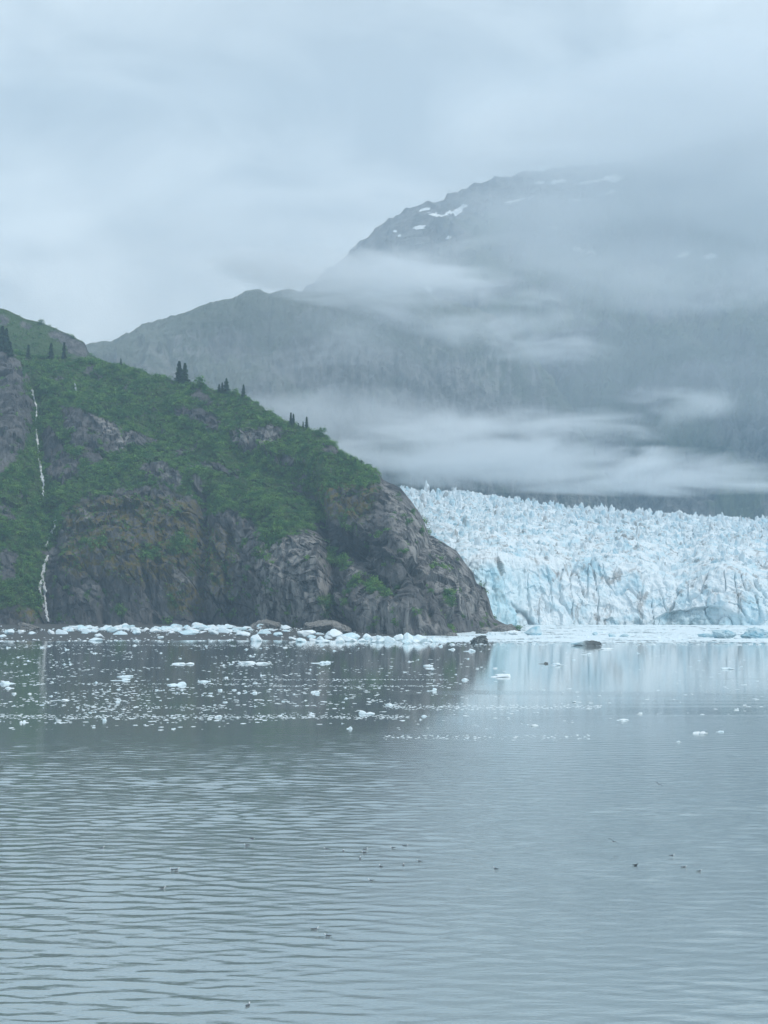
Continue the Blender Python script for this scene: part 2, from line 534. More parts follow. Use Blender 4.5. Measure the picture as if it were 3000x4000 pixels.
# --- hazy upper ridge at the left edge
up_ridge = [(-900, 900, 2250), (-300, 1090, 2200), (-60, 1195, 2150), (0, 1206, 2150), (28, 1212, 2150), (60, 1228, 2150), (100, 1248, 2150), (160, 1262, 2150), (215, 1285, 2150), (265, 1306, 2150),
            (300, 1326, 2150), (318, 1335, 2150), (332, 1342, 2150), (337, 1365, 2150), (352, 1385, 2150), (400, 1410, 2150), (520, 1500, 2150), (800, 1700, 2200), (1100, 1950, 2250), (1300, 2200, 2250)]
up_base = [(-900, 1860), (300, 1860), (1300, 2000)]
def up_disp(P, T, qx, qy):
    e = smooth(1.0, 0.9, T) * 0.9 + 0.1
    return 14 * ridged(P / 120.0, 4) * e + 3 * fbm(P / 22.0, 4) * e
def up_attr(P, T, qx, qy):
    rock = poly_mask([[(190, 1290), (260, 1310), (330, 1345), (345, 1385), (330, 1395), (270, 1370), (240, 1330), (200, 1315)],
                      [(0, 1235), (40, 1250), (20, 1270), (0, 1265)], [(75, 1255), (120, 1275), (110, 1285), (80, 1268)]], 2)
    return dict(veg=smooth(0.3, 0.7, 0.8 + 0.5 * fbm(P / 30.0, 4) - 1.2 * sample(rock, qx, qy)))
up_o, up_P, up_at, up_q, up_T = mountain('upper_ridge', up_ridge, up_base, np.linspace(-900, 1300, 320), 110, (300, 220), up_disp, rock_mat, run_pow=1.2, extra=up_attr)
tag(up_o, 'hazy rock ridge rising behind the green headland at the left edge', kind='structure')

# --- the headland
ridge = [(-900, 1060, 1950), (-300, 1250, 1850), (0, 1345, 1800), (60, 1375, 1790), (90, 1392, 1790), (290, 1398, 1770), (374, 1410, 1760), (482, 1426, 1730), (579, 1466, 1700), (663, 1484, 1680),
         (747, 1498, 1660), (844, 1528, 1640), (922, 1540, 1620), (966, 1556, 1600), (1000, 1574, 1590), (1072, 1628, 1570), (1178, 1670, 1540), (1271, 1704, 1510), (1290, 1722, 1500),
         (1318, 1776, 1480), (1377, 1802, 1470), (1440, 1826, 1450), (1466, 1836, 1440), (1497, 1874, 1430), (1563, 1906, 1420), (1609, 1959, 1410), (1643, 2012, 1400), (1676, 2086, 1390),
         (1720, 2112, 1380), (1782, 2150, 1370), (1828, 2218, 1355), (1848, 2274, 1350), (1893, 2298, 1335), (1914, 2370, 1320), (1931, 2416, 1305), (1954, 2429, 1300), (1990, 2446, 1295), (2026, 2462, 1290), (2040, 2472, 1288)]
base = [(-900, 1400), (0, 1385), (200, 1400), (600, 1400), (900, 1385), (1100, 1330), (1250, 1270), (1330, 1265), (1450, 1195), (1600, 1165), (1700, 1160), (1748, 1170), (1775, 1225), (1840, 1262), (1930, 1268), (2040, 1284)]
GULLIES = [  # polyline in the photo, width px, depth m
    ([(790, 1930), (800, 2050), (790, 2200), (785, 2320), (795, 2470)], 30, 17),
    ([(120, 1500), (140, 1650), (165, 1900), (190, 2020), (205, 2100), (180, 2250), (185, 2440)], 38, 14),
    ([(1235, 2030), (1290, 2140), (1300, 2260), (1330, 2380), (1360, 2490)], 32, 20),
    ([(1180, 1880), (1225, 1960), (1250, 2040), (1330, 2110), (1430, 2200), (1540, 2290)], 42, 13),
    ([(1180, 1850), (1215, 1930), (1235, 2030)], 45, 12),
    ([(560, 2190), (600, 2330), (620, 2450)], 16, 5), ([(400, 2240), (420, 2330), (410, 2450)], 14, 6),
    ([(910, 2080), (920, 2200), (905, 2330), (930, 2450)], 18, 7),
    ([(1680, 2110), (1620, 2200), (1700, 2330), (1760, 2440)], 16, 7),
    ([(1500, 2160), (1600, 2220), (1640, 2320), (1680, 2430)], 16, 7),
    ([(960, 1790), (1060, 1850), (1160, 1930), (1225, 2000)], 70, 13),
    ([(380, 1490), (480, 1560), (620, 1700), (760, 1800)], 60, 6),
]
BUMPS = [(510, 2200, 230, 230, 26), (1110, 2250, 170, 190, 26), (1080, 2010, 150, 60, 9), (870, 2250, 70, 170, 10), (1420, 2390, 70, 90, 13), (1600, 2400, 110, 80, 15),
         (1540, 2080, 60, 150, 9), (40, 1620, 70, 200, 22), (60, 2330, 100, 120, 9), (1300, 1820, 150, 60, 12), (650, 1860, 120, 60, 8), (330, 1680, 90, 110, 10),
         (1480, 2230, 70, 50, 8), (1850, 2350, 60, 70, 6)]
def head_disp(P, T, qx, qy):
    w_ = 0.12 + 0.45 * smooth(1380, 1560, qx)          # keep the skyline of the low nose where it is
    e = smooth(0, 1, (1.02 - T) / w_) + 0.06
    d = 0
    wob = 14 * fbm(np.stack([qx / 60, qy / 60, 0 * qx], -1), 3)
    for line, w, dep in GULLIES:
        dd = poly_dist(qx + wob, qy, line)
        d = d - dep * np.exp(-(dd / w) ** 2)
    for bx, by, sx, sy, hgt in BUMPS:
        d = d + hgt * np.exp(-((qx - bx) / sx) ** 2 - ((qy - by) / sy) ** 2)
    c, s_ = math.cos(0.75), math.sin(0.75)      # bedding dips to the right
    Q = np.stack([P[..., 0] * c + P[..., 2] * s_, P[..., 1], -P[..., 0] * s_ + P[..., 2] * c], -1)
    rel = 3.0 * ridged(Q / np.array([46., 60, 120]), 3) + 0.8 * ridged(Q / np.array([4.5, 7, 14]), 3) + 0.6 * fbm(P / 3.0, 3)
    def slabs(v, lam, warp, wl, seed):                   # saw-tooth ledges: a long face and a sharp drop
        ph = (v + warp * fbm(P / wl + seed, 3)) / lam
        return (ph - np.floor(ph)) - .5
    m1 = 0.5 + 0.5 * smooth(-.2, .25, fbm(P / 70.0 + 3, 3)); m2 = smooth(-.25, .25, fbm(P / 55.0 + 11, 3)); m3 = smooth(-.2, .2, fbm(P / 30.0 + 21, 3))
    Qw = Q + 5 * np.stack([fbm(P / 40.0, 2), fbm(P / 40.0 + 9, 2), fbm(P / 40.0 + 19, 2)], -1)
    rel = rel + 6.0 * m1 * slabs(Q[..., 0], 26., 12., 60., 1.) + 3.0 * m2 * slabs(Q[..., 2] + .35 * Q[..., 0], 33., 16., 45., 5.)
    rel = rel + 7.5 * facets(Qw, (17., 20., 44.), 3, .9) + 3.6 * facets(Qw, (6.5, 8., 15.), 11, .9)
    rel = rel - 2.5 * np.exp(-(noise(Q / np.array([30., 40, 110]) + 31.7) / .045) ** 2)
    rel = rel * (1 - 0.15 * smooth(1350, 1600, qx))
    soft = sample(VEGM, qx, qy)
    rel = rel * (1 - 0.5 * soft) * smooth(1.1, 0.95, np.abs(qx - 3000) / 1e9)
    return d * np.clip(e, 0, 1) + rel * np.clip((P[..., 2] + 10) / 40, 0.35, 1) * np.clip(.30 + .7 * e, 0, 1) * (1 - .75 * smooth(.93, 1.0, T))

GREEN = [  # shrub-covered ground
    [(-900, 900), (0, 1290), (90, 1370), (374, 1380), (579, 1440), (844, 1490), (1000, 1540), (1178, 1640), (1290, 1690), (1330, 1760), (1470, 1815), (1480, 1880), (1400, 1905), (1260, 1890), (1230, 1930),
     (1255, 2020), (1235, 2050), (1150, 2085), (1080, 2120), (1010, 2115), (1000, 2065), (935, 2010), (870, 1990), (820, 2010), (790, 1960), (700, 1930), (600, 1900), (500, 1900), (420, 1925), (330, 1945),
     (260, 2000), (225, 2080), (190, 2200), (165, 2290), (160, 2370), (100, 2390), (0, 2385), (-900, 2380)],
    [(1285, 2135), (1370, 2200), (1345, 2225), (1300, 2240), (1275, 2190)], [(1430, 2275), (1480, 2290), (1545, 2330), (1500, 2345), (1425, 2320)],
    [(1330, 2040), (1400, 2055), (1385, 2075), (1340, 2065)], [(330, 2110), (400, 2100), (420, 2150), (340, 2170)], [(560, 2130), (640, 2150), (600, 2200), (540, 2180)],
    [(650, 2110), (760, 2100), (770, 2150), (680, 2170)], [(990, 2120), (1060, 2120), (1040, 2190), (1000, 2180)], [(1270, 2300), (1300, 2330), (1290, 2400), (1270, 2380)],
]
OUTCROP = [
    [(-900, 1300), (0, 1352), (48, 1385), (85, 1450), (112, 1530), (132, 1600), (118, 1700), (62, 1800), (0, 1850), (-900, 1900)],
    [(229, 1572), (338, 1608), (482, 1662), (579, 1710), (524, 1753), (416, 1759), (392, 1801), (338, 1813), (271, 1723), (229, 1662)],
    [(160, 1700), (215, 1660), (260, 1760), (330, 1830), (250, 1890), (190, 1880), (175, 1800)],
    [(747, 1520), (848, 1570), (806, 1590), (747, 1556)], [(663, 1580), (784, 1592), (870, 1668), (832, 1684), (753, 1646), (672, 1612)],
    [(895, 1668), (1040, 1688), (1036, 1756), (966, 1768), (895, 1722)], [(1000, 1660), (1115, 1676), (1108, 1724), (1050, 1720)],
    [(1236, 1728), (1300, 1728), (1326, 1785), (1268, 1768)], [(1030, 1762), (1142, 1790), (1150, 1822), (1056, 1816)],
    [(555, 1803), (640, 1798), (720, 1873), (655, 1902), (558, 1866)], [(712, 1815), (782, 1858), (812, 1940), (790, 1990), (765, 1900)],
    [(340, 1430), (372, 1445), (368, 1475), (330, 1460)], [(180, 1450), (245, 1465), (250, 1490), (190, 1480)],
    [(770, 1800), (860, 1810), (900, 1850), (800, 1830)], [(60, 1915), (120, 1930), (110, 1960), (50, 1945)], [(0, 1960), (60, 2000), (55, 2035), (0, 2030)],
    [(0, 2140), (70, 2160), (60, 2260), (0, 2280)], [(420, 1920), (480, 1900), (520, 1930), (450, 1960)], [(880, 1830), (960, 1850), (930, 1870), (870, 1850)], [(500, 1560), (560, 1570), (580, 1600), (520, 1590)],
    [(690, 1750), (730, 1765), (720, 1790), (680, 1775)], [(1120, 1880), (1170, 1900), (1200, 1960), (1150, 1930)],
]
SCREE = [[(1238, 2035), (1290, 2040), (1345, 2062), (1400, 2100), (1450, 2140), (1560, 2170), (1545, 2190), (1470, 2182), (1400, 2165), (1420, 2200), (1530, 2275), (1500, 2285), (1440, 2262), (1360, 2190), (1280, 2130)],
         [(1676, 2085), (1790, 2146), (1770, 2158), (1730, 2150), (1690, 2130)], [(1500, 1872), (1565, 1902), (1600, 1945), (1560, 1930), (1515, 1900)],
         [(1770, 2160), (1790, 2170), (1795, 2210), (1775, 2200)], [(1845, 2270), (1895, 2294), (1880, 2305), (1850, 2290)], [(1400, 2080), (1470, 2090), (1500, 2150), (1430, 2120)]]
MOSS = [[(260, 1990), (420, 1930), (760, 1950), (830, 2100), (910, 2080), (920, 2230), (800, 2260), (680, 2230), (560, 2290), (400, 2240), (240, 2260)], [(690, 2130), (800, 2120), (800, 2220), (690, 2230)],
        [(820, 2060), (910, 2070), (900, 2330), (820, 2330)], [(300, 2180), (400, 2170), (390, 2220), (300, 2230)], [(1200, 1890), (1480, 1890), (1440, 2030), (1260, 2020)], [(60, 2370), (160, 2370), (150, 2430), (60, 2420)],
        [(640, 2250), (800, 2300), (790, 2400), (660, 2400)]]
PALE = [[(1000, 2120), (1240, 2070), (1330, 2420), (1000, 2440)], [(1480, 1860), (1640, 2020), (1800, 2170), (1930, 2430), (1780, 2400), (1650, 2250), (1540, 2080)], [(1350, 2180), (1440, 2260), (1420, 2290), (1370, 2260)],
        [(1400, 2330), (1600, 2350), (1760, 2480), (1400, 2490)], [(620, 1800), (720, 1870), (700, 1900), (620, 1880)], [(720, 1815), (790, 1870), (780, 1890)], [(380, 1610), (540, 1690), (480, 1750), (400, 1720)],
        [(690, 2270), (760, 2240), (740, 2330), (700, 2340)], [(900, 1670), (1110, 1680), (1030, 1760), (900, 1720)], [(250, 2070), (330, 2000), (380, 1970), (340, 2060)]]
VEGM = poly_mask(GREEN, 7) * (1 - poly_mask(OUTCROP, 5))
SCRM, MOSM, PALM = poly_mask(SCREE, 1), poly_mask(MOSS, 6), poly_mask(PALE, 6)
def head_attr(P, T, qx, qy):
    n = fbm(P / 22.0, 5); n2 = fbm(P / 8.0, 3)
    front = T < 1.0
    veg = np.where(front, sample(VEGM, qx, qy), 1.0 * (qx < 1480))
    veg = smooth(0.40, 0.52, veg * 1.0 + 1.25 * n + 0.7 * n2)
    return dict(veg=veg, scree=smooth(0.35, 0.6, sample(SCRM, qx, qy) + 0.25 * n2) * front, moss=sample(MOSM, qx, qy) * front, pale=sample(PALM, qx, qy) * front)
cols = np.concatenate([np.linspace(-900, -20, 60), np.linspace(-14, 2040, 740)])
head_o, head_P, head_at, head_q, head_T = mountain('headland', ridge, base, cols, 370, (330, 190), head_disp, rock_mat, run_pow=1.7, extra=head_attr)
tag(head_o, 'steep headland of dark cliffs below green shrub slopes', kind='structure')
head_bvh = bvh_of(head_P); up_bvh = bvh_of(up_P); far_bvh = bvh_of(far_P)

# ------------------------------------------------------------------ gravel beach
def beach_edge(px):     # distance of the waterline
    return interp([(-900, 960), (0, 1000), (700, 1002), (1300, 1010), (1480, 1060), (1640, 1120), (1700, 1150)], px)
bc = np.linspace(-900, 1690, 330)
bt = np.linspace(0, 1, 90)[:, None]
be, bb = beach_edge(bc)[None], interp(base, bc)[None] + 45
bd_ = be - 12 + (bb - be + 12) * bt
bz = -0.5 + 3.9 * smooth(0, 1, bt) ** 0.8 * np.clip((1700 - bc) / 500, 0.02, 1)[None] + 0 * bd_
Pb = at_z(bc[None], bz, bd_)
Pb[..., 2] += 0.5 * fbm(Pb / np.array([30., 30, 1]), 4) * smooth(0.02, 0.15, bt)
def beach_z(x, y):
    k = np.argmin((Pb[..., 0] - x) ** 2 + (Pb[..., 1] - y) ** 2)
    return float(Pb.reshape(-1, 3)[k, 2])
me = mesh_from('gravel_beach', Pb, grid_quads(*Pb.shape[:2])); shade(me, True)
beach = tag(obj('gravel_beach', me, gravel_mat), 'dark gravel beach at the foot of the headland, strewn with ice', kind='structure')

# ------------------------------------------------------------------ glacier
glacier = tag(obj('glacier', None, loc=(200, 1500, 0)), 'pale blue tidewater glacier with a jagged field of ice towers behind its cliff', 'glacier')
SKY_ICE = [(1400, 1925), (1590, 1940), (1700, 1955), (1800, 1950), (2000, 1982), (2200, 2012), (2400, 2030), (2600, 2042), (2800, 2052), (3000, 2062), (4200, 2110)]
FACE_TOP = [(1400, 2170), (1700, 2175), (1830, 2205), (1950, 2190), (2050, 2195), (2200, 2212), (2400, 2218), (2500, 2228), (2560, 2262), (2640, 2310), (2700, 2290), (2780, 2245), (2850, 2240), (3000, 2290), (3200, 2240), (4200, 2220)]
D_FAR = 2600.0
def front_d(px):
    return 1497 + 14 * np.sin(px / 170.0) + interp([(1400, 10), (1900, -40), (2050, 0), (2600, 12), (3000, -10), (4200, -60)], px)
def ice_top(px, d):
    d0 = front_d(px) + 34
    z0 = at(px, interp(FACE_TOP, px), d0)[..., 2]
    z1 = at(px, interp(SKY_ICE, px), D_FAR + 0 * px)[..., 2]
    k = np.clip((d - d0) / (D_FAR - d0), 0, 1.3)
    und = 9 * noise(np.stack([px / 150. + 0 * k, d / 75. + 0 * k, 3.3 + 0 * k], -1)) + 4 * noise(np.stack([px / 50. + 0 * k, d / 30. + 0 * k, 7.3 + 0 * k], -1))
    return z0 + (z1 - z0) * k ** 0.82 + und * smooth(0, .12, k)
gc = np.linspace(1380, 3700, 640)
FR = 90
ft = np.linspace(0, 1, FR)[:, None]
fd = front_d(gc)[None]
ztop = ice_top(gc, front_d(gc) + 34)[None]
zf = -3 + (ztop + 3) * ft
Pf = at_z(gc[None], zf, fd + 34 * ft ** 1.35)
tt = np.linspace(0, 1, 130)[1:, None] ** 1.4
dt = fd + 34 + (2900 - fd - 34) * tt
Pt = at_z(gc[None], ice_top(gc[None] + 0 * dt, dt), dt)
Pg = np.concatenate([Pf, Pt], 0)
Ng = normals(Pg)
qx, qy = project(Pg)
isf = np.concatenate([np.ones((FR, 1)), np.zeros((129, 1))]) * np.ones((1, len(gc)))
c, s_ = math.cos(0.5), math.sin(0.5)
Qg = np.stack([Pg[..., 0] * c - Pg[..., 2] * s_, Pg[..., 1], Pg[..., 0] * s_ + Pg[..., 2] * c], -1)
relf = 5.0 * ridged(Qg / np.array([70., 60, 34]), 3) + 1.6 * ridged(Qg / np.array([26., 20, 11]), 3) + 2.6 * facets(Pg, (11., 12., 17.), 5, .9) - 4.0 * np.exp(-(noise(Pg / np.array([13., 40., 55.]) + 4.4) / .07) ** 2) + 1.5 * ridged(Pg / np.array([7., 7, 16.]), 3) + .6 * fbm(Pg / 4.5, 3)
# calved arch low on the right of the face
arch_y = interp([(2500, 2445), (2590, 2400), (2680, 2385), (2770, 2368), (2830, 2378), (2900, 2410), (2960, 2450)], qx)
arch = smooth(0, 9, qy - arch_y) * smooth(2590, 2630, qx) * smooth(2850, 2790, qx) * isf
arch_w = smooth(0, 14, qy - arch_y) * smooth(2500, 2600, qx) * smooth(2960, 2860, qx) * isf
relt = 6.0 * ridged(Pg / 30.0, 4) + 2.5 * ridged(Pg / 9.0, 3)
Pg = Pg + Ng * (isf * relf + (1 - isf) * relt)[..., None]
Pg[..., 1] += 6 * arch_w + 2 * arch
low = poly_dist(qx, qy, [(1990, 2360), (2040, 2400), (2075, 2445)])
Pg[..., 1] += 7 * np.exp(-(low / 9) ** 2) * isf
me = mesh_from('ice_body', Pg, grid_quads(*Pg.shape[:2])); shade(me, False)
attr(me, 'dirt', np.clip(0.36 * arch * (0.8 + 1.2 * ridged(Pg / np.array([40., 20, 4.]), 3)) + 0.7 * np.exp(-(low / 8) ** 2) * isf + 0.55 * smooth(1860, 1700, qx) * smooth(0.45, 0.6, 0.5 + fbm(Pg / 18.0, 4)), 0, 1))
attr(me, 'bluer', np.clip(isf * (0.55 * smooth(2130, 1950, qx) * smooth(2180, 2260, qy) + 0.5 * arch_w + 0.4 * smooth(2850, 2980, qx) * smooth(2250, 2320, qy)) * (0.6 + fbm(Pg / 25.0, 4)), 0, 0.8))
me.materials.append(glacier_mat)
body = obj('ice_body', me, parent=glacier); body.matrix_parent_inverse = Matrix.Translation((-200, -1500, 0))

def serac_mesh(seed):
    r = np.random.default_rng(seed)
    n = 7
    hs = np.array([-0.4, 0.25, 0.52, 0.74, 0.87, 0.96])
    jag = r.uniform(.02, .16)
    bl = r.random() ** .8
    rad = np.array([1.05, 0.9 + .1 * r.random(), 0.74 + .2 * r.random(), 0.52 + .25 * r.random() + .15 * bl, 0.32 + .2 * r.random() + .25 * bl, 0.12 + .14 * r.random() + .3 * bl])
    ang = np.sort(r.random(n)) * .5 * 2 * np.pi / n + np.arange(n) * 2 * np.pi / n
    prof = 0.72 + 0.5 * r.random(n)
    lean = r.normal(0, 0.34, 2)
    V = []
    for k, h in enumerate(hs):
        rr = rad[k] * prof * (1 + 0.16 * r.normal(size=n))
        cx, cy_ = lean * max(h, 0) ** 1.3 + r.normal(0, 0.05, 2)
        V.append(np.stack([cx + rr * np.cos(ang), cy_ + rr * np.sin(ang) * 0.72, h + jag * r.normal(size=n) * (k > 1)], -1))
    V = np.concatenate(V)
    top = np.array([[lean[0], lean[1], 1.05 + .1 * r.random()]])
    q = [(k * n + i, k * n + (i + 1) % n, (k + 1) * n + (i + 1) % n, (k + 1) * n + i) for k in range(len(hs) - 1) for i in range(n)]
    t = [((len(hs) - 1) * n + i, (len(hs) - 1) * n + (i + 1) % n, len(V)) for i in range(n)]
    return np.concatenate([V, top]), np.array(q), np.array(t)
SER = [serac_mesh(100 + k) for k in range(14)]
ser_me = []
for k, (V, q, t) in enumerate(SER):
    me = mesh_from('serac', V, q, t); shade(me, False); me.materials.append(glacier_mat); ser_me.append(me)
# scatter ice towers over the tongue, rows along the crevasses
spots = []
d = 1525.0
while d < 2720:
    step = 5.6 + (d - 1500) * 0.0042
    px = 1385.0 + random.random() * 20
    while px < 3300:
        w = step * (0.34 + 0.24 * random.random())
        dd = d + random.uniform(-.5, .5) * step
        f0 = float(front_d(np.array(px))) + 30
        if dd > f0:
            z = float(ice_top(np.array(px), np.array(dd)))
            big = 1 + 1.1 * float(fbm(np.array([px / 130, dd / 70, 1.7]), 3)); w *= random.choice([.7, .9, 1, 1.3]); h = w * random.choice([1.0, 1.4, 1.9, 2.3, 2.9]) * (.45 + .55 * big)
            P = at_z(px, z - 1.5, dd)
            spots.append((px, P, w, h, random.uniform(-.5, .5) + random.choice([0, math.pi]), random.randrange(14)))
        px += step * random.uniform(0.85, 1.35) * F / d
    d += step * 1.05
spots.append((1668, at_z(1668, float(at(1668, 1945, 2560.)[2]), 2560.), 6, 30, 0.0, 3))       # lone spire on the skyline
def ser_rank(s):
    vis = -20 < s[0] < 3020 and s[0] > interp([(1500, 1500), (1600, 1600)], s[0])
    ry = interp(ridge, s[0]) if s[0] < 2040 else 9999
    py = project(s[1] + np.array([0, 0, s[3] * .6]))[1]
    return (s[3] * s[2]) / s[1][1] ** 2 if vis and py < ry else 0
spots.sort(key=ser_rank, reverse=True)
for (px, P, w, h, rz, k) in spots[:300]:
    o = obj('serac', ser_me[k], parent=glacier)
    o.location = (P[0] - 200, P[1] - 1500, P[2]); o.scale = (w, w, h); o.rotation_euler = (0, 0, rz)
VV, QQ, TT, n0 = [], [], [], 0
for (px, P, w, h, rz, k) in spots[300:]:
    V, q, t = SER[k]
    ca, sa = math.cos(rz), math.sin(rz)
    W = V * np.array([w, w, h])
    VV.append(np.stack([W[:, 0] * ca - W[:, 1] * sa, W[:, 0] * sa + W[:, 1] * ca, W[:, 2]], -1) + P)
    QQ.append(q + n0); TT.append(t + n0); n0 += len(V)
me = mesh_from('serac_field', np.concatenate(VV), np.concatenate(QQ), np.concatenate(TT)); shade(me, False); me.materials.append(glacier_mat)
sf = tag(obj('serac_field', me, parent=glacier), 'smaller ice towers packed between the large ones', kind='stuff')
sf.matrix_parent_inverse = Matrix.Translation((-200, -1500, 0))

# ------------------------------------------------------------------ snow patches on the far mountain
SNOW = [(1657, 822, 26, 8, -8), (1700, 842, 36, 7, 8), (1790, 824, 42, 15, -28), (1745, 838, 26, 10, -24), (1639, 892, 26, 9, -6), (1542, 907, 11, 5, 0), (1560, 924, 8, 4, 0), (1753, 931, 16, 6, -25), (2007, 790, 46, 8, -12),
        (2181, 712, 32, 8, -8), (2109, 717, 24, 6, 0), (2308, 714, 50, 8, -8), (2392, 698, 46, 16, -4), (2386, 754, 28, 7, -22), (2254, 784, 20, 6, 0), (2254, 976, 22, 10, 6), (2308, 988, 22, 7, 12), (2670, 998, 32, 11, -14),
        (2770, 1003, 38, 12, -12), (2944, 1062, 15, 8, 0), (2160, 893, 26, 6, 6), (1640, 1090, 9, 30, -28), (1672, 1130, 8, 22, -34)]
for sx, sy, hw, hh, an in SNOW:
    nu, nv = 20, 12
    ca, sa = math.cos(math.radians(an)), math.sin(math.radians(an))
    V, idx, keep = [], {}, []
    for j in range(nv):
        for i in range(nu):
            u, v = (i / (nu - 1) * 2 - 1) * 1.25, (j / (nv - 1) * 2 - 1) * 1.25
            nz = float(noise(np.array([sx * .1 + u * 2.2, sy * .1 + v * 2.2, 0.5])))
            if u * u + v * v + 1.1 * nz > 1: continue
            x, y = sx + hw * u * ca - hh * v * sa, sy + hw * u * sa + hh * v * ca
            p, n = hit(far_bvh, x, y)
            if p is None: continue
            if n.y > 0: n = -n
            idx[i, j] = len(V); V.append(tuple(p + n * 3.0 + Vector((0, 0, 1.0))))
    q = [(idx[i, j], idx[i + 1, j], idx[i + 1, j + 1], idx[i, j + 1]) for (i, j) in idx if (i + 1, j) in idx and (i + 1, j + 1) in idx and (i, j + 1) in idx]
    if q:
        me = mesh_from('snow_patch', V, q); shade(me, True)
        obj('snow_patch', me, snow_mat, parent=far_o)

# ------------------------------------------------------------------ waterfalls
def waterfall(line, widths, bvh, label, name='waterfall', extra=()):
    root = None
    for li, (ln, wd) in enumerate([(line, widths)] + list(extra)):
        ln = np.array(ln, float)
        seg = np.r_[0, np.cumsum(np.hypot(*np.diff(ln, axis=0).T))]
        n = max(8, int(seg[-1] / 5))
        s = np.linspace(0, seg[-1], n)
        X, Y = np.interp(s, seg, ln[:, 0]), np.interp(s, seg, ln[:, 1])
        Wd = np.interp(s, seg, np.interp(np.linspace(0, 1, len(ln)), np.linspace(0, 1, len(wd)), wd))
        r = np.random.default_rng(int(X[0]))
        X = X + r.normal(0, 1.0, n); Wd = 1.35 * Wd * np.exp(r.normal(0, .35, n))
        V = []
        for x, y, w in zip(X, Y, Wd):
            for k in (-1, -.5, 0, .5, 1):
                p, nn = hit(bvh, x + k * w, y)
                if p is None: p, nn = Vector(at(x + k * w, y, 1500.)), Vector((0, -1, 0))
                if nn.y > 0: nn = -nn
                V.append(tuple(p + Vector((0, -1, 0.4)) * (1.7 - 1.3 * k * k)))
        me = mesh_from(name, V, grid_quads(n, 5)); shade(me, True)
        if root is None:
            root = tag(obj(name, me, foam_mat), label, 'waterfall')
        else:
            obj('side_stream', me, foam_mat, parent=root)
waterfall([(126, 1522), (131, 1548), (140, 1575), (146, 1600), (141, 1640), (142, 1690), (148, 1740), (153, 1790), (160, 1840), (165, 1870), (172, 1895), (168, 1915), (170, 1940)], [2.6, 2.2, 2.6, 3.2, 2.2], head_bvh,
          'long thin white waterfall dropping past the dark cliff on the upper left slope')
waterfall([(219, 2020), (212, 2040), (214, 2060), (200, 2080), (192, 2100), (184, 2125), (178, 2138)], [2.5, 3, 4, 5], head_bvh, 'short white cascade in the green gully, above the lowest fall')
waterfall([(188, 2170), (178, 2190), (172, 2215), (168, 2240), (166, 2262), (172, 2285), (174, 2320), (178, 2360), (182, 2395), (188, 2430)], [3, 4, 4, 6, 4, 3, 4, 3], head_bvh,
          'lowest white waterfall, split in two strands, reaching the beach', extra=[([(165, 2262), (157, 2285), (158, 2310), (164, 2345), (172, 2375)], [4, 3, 2.5, 2])])
waterfall([(293, 1492), (296, 1515), (301, 1535)], [1.5, 3, 1.5], head_bvh, 'small white trickle on a rock slab among the upper shrubs')

# ------------------------------------------------------------------ shrubs (cover) and conifers
def leaf_cloud(seed, n, size, shape):
    r = np.random.default_rng(seed)
    lobes = r.normal(0, 0.45, (5, 3)) * np.array([1, 1, .35]) + np.array([0, 0, .5])
    c = lobes[r.integers(0, 5, n)] + r.normal(0, 0.30, (n, 3)) * np.array([1, 1, .75])
    c[:, 2] = np.maximum(c[:, 2], 0.02)
    c = c * np.array(shape)
    a = r.normal(size=(n, 3)); a[:, 2] *= .5; a /= np.linalg.norm(a, axis=1)[:, None]
    b = np.cross(a, r.normal(size=(n, 3)) + np.array([0, 0, 1.2])); b /= np.linalg.norm(b, axis=1)[:, None]
    s = size * r.uniform(.6, 1.3, (n, 1))
    V = np.stack([c - a * s, c - b * s * .6, c + a * s, c + b * s * .6], 1).reshape(-1, 3)
    return V, np.arange(4 * n).reshape(-1, 4)

def stuff_cover(name, pts, scl, coll, label, mat):
    me = bpy.data.meshes.new(name)
    me.vertices.add(len(pts)); me.vertices.foreach_set('co', np.asarray(pts, np.float32).ravel())
    attr(me, 'size', scl)
    o = obj(name, me)
    ng = bpy.data.node_groups.new(name, 'GeometryNodeTree')
    ng.interface.new_socket('Geometry', in_out='INPUT', socket_type='NodeSocketGeometry')
    ng.interface.new_socket('Geometry', in_out='OUTPUT', socket_type='NodeSocketGeometry')
    gi, go = ng.nodes.new('NodeGroupInput'), ng.nodes.new('NodeGroupOutput')
    ip = ng.nodes.new('GeometryNodeInstanceOnPoints')
    ci = ng.nodes.new('GeometryNodeCollectionInfo')
    ci.inputs['Collection'].default_value = coll
    ci.inputs['Separate Children'].default_value = True
    ci.inputs['Reset Children'].default_value = True
    ip.inputs['Pick Instance'].default_value = True
    rv = ng.nodes.new('FunctionNodeRandomValue'); rv.data_type = 'FLOAT_VECTOR'
    rv.inputs[0].default_value = (-.15, -.15, 0); rv.inputs[1].default_value = (.15, .15, 6.28)
    na = ng.nodes.new('GeometryNodeInputNamedAttribute'); na.data_type = 'FLOAT'; na.inputs['Name'].default_value = 'size'
    L = ng.links.new
    L(gi.outputs[0], ip.inputs['Points']); L(ci.outputs[0], ip.inputs['Instance'])
    L(rv.outputs[0], ip.inputs['Rotation']); L(na.outputs[0], ip.inputs['Scale']); L(ip.outputs[0], go.inputs[0])
    md = o.modifiers.new('cover', 'NODES'); md.node_group = ng
    return tag(o, label, kind='stuff')

shrubs = bpy.data.collections.new('shrub_shapes')
for k in range(5):
    V, q = leaf_cloud(40 + k, 80, 0.46, (2.3, 2.3, 2.9))
    me = mesh_from('shrub', V, q); shade(me, False); me.materials.append(shrub_mat)
    shrubs.objects.link(bpy.data.objects.new('shrub', me))

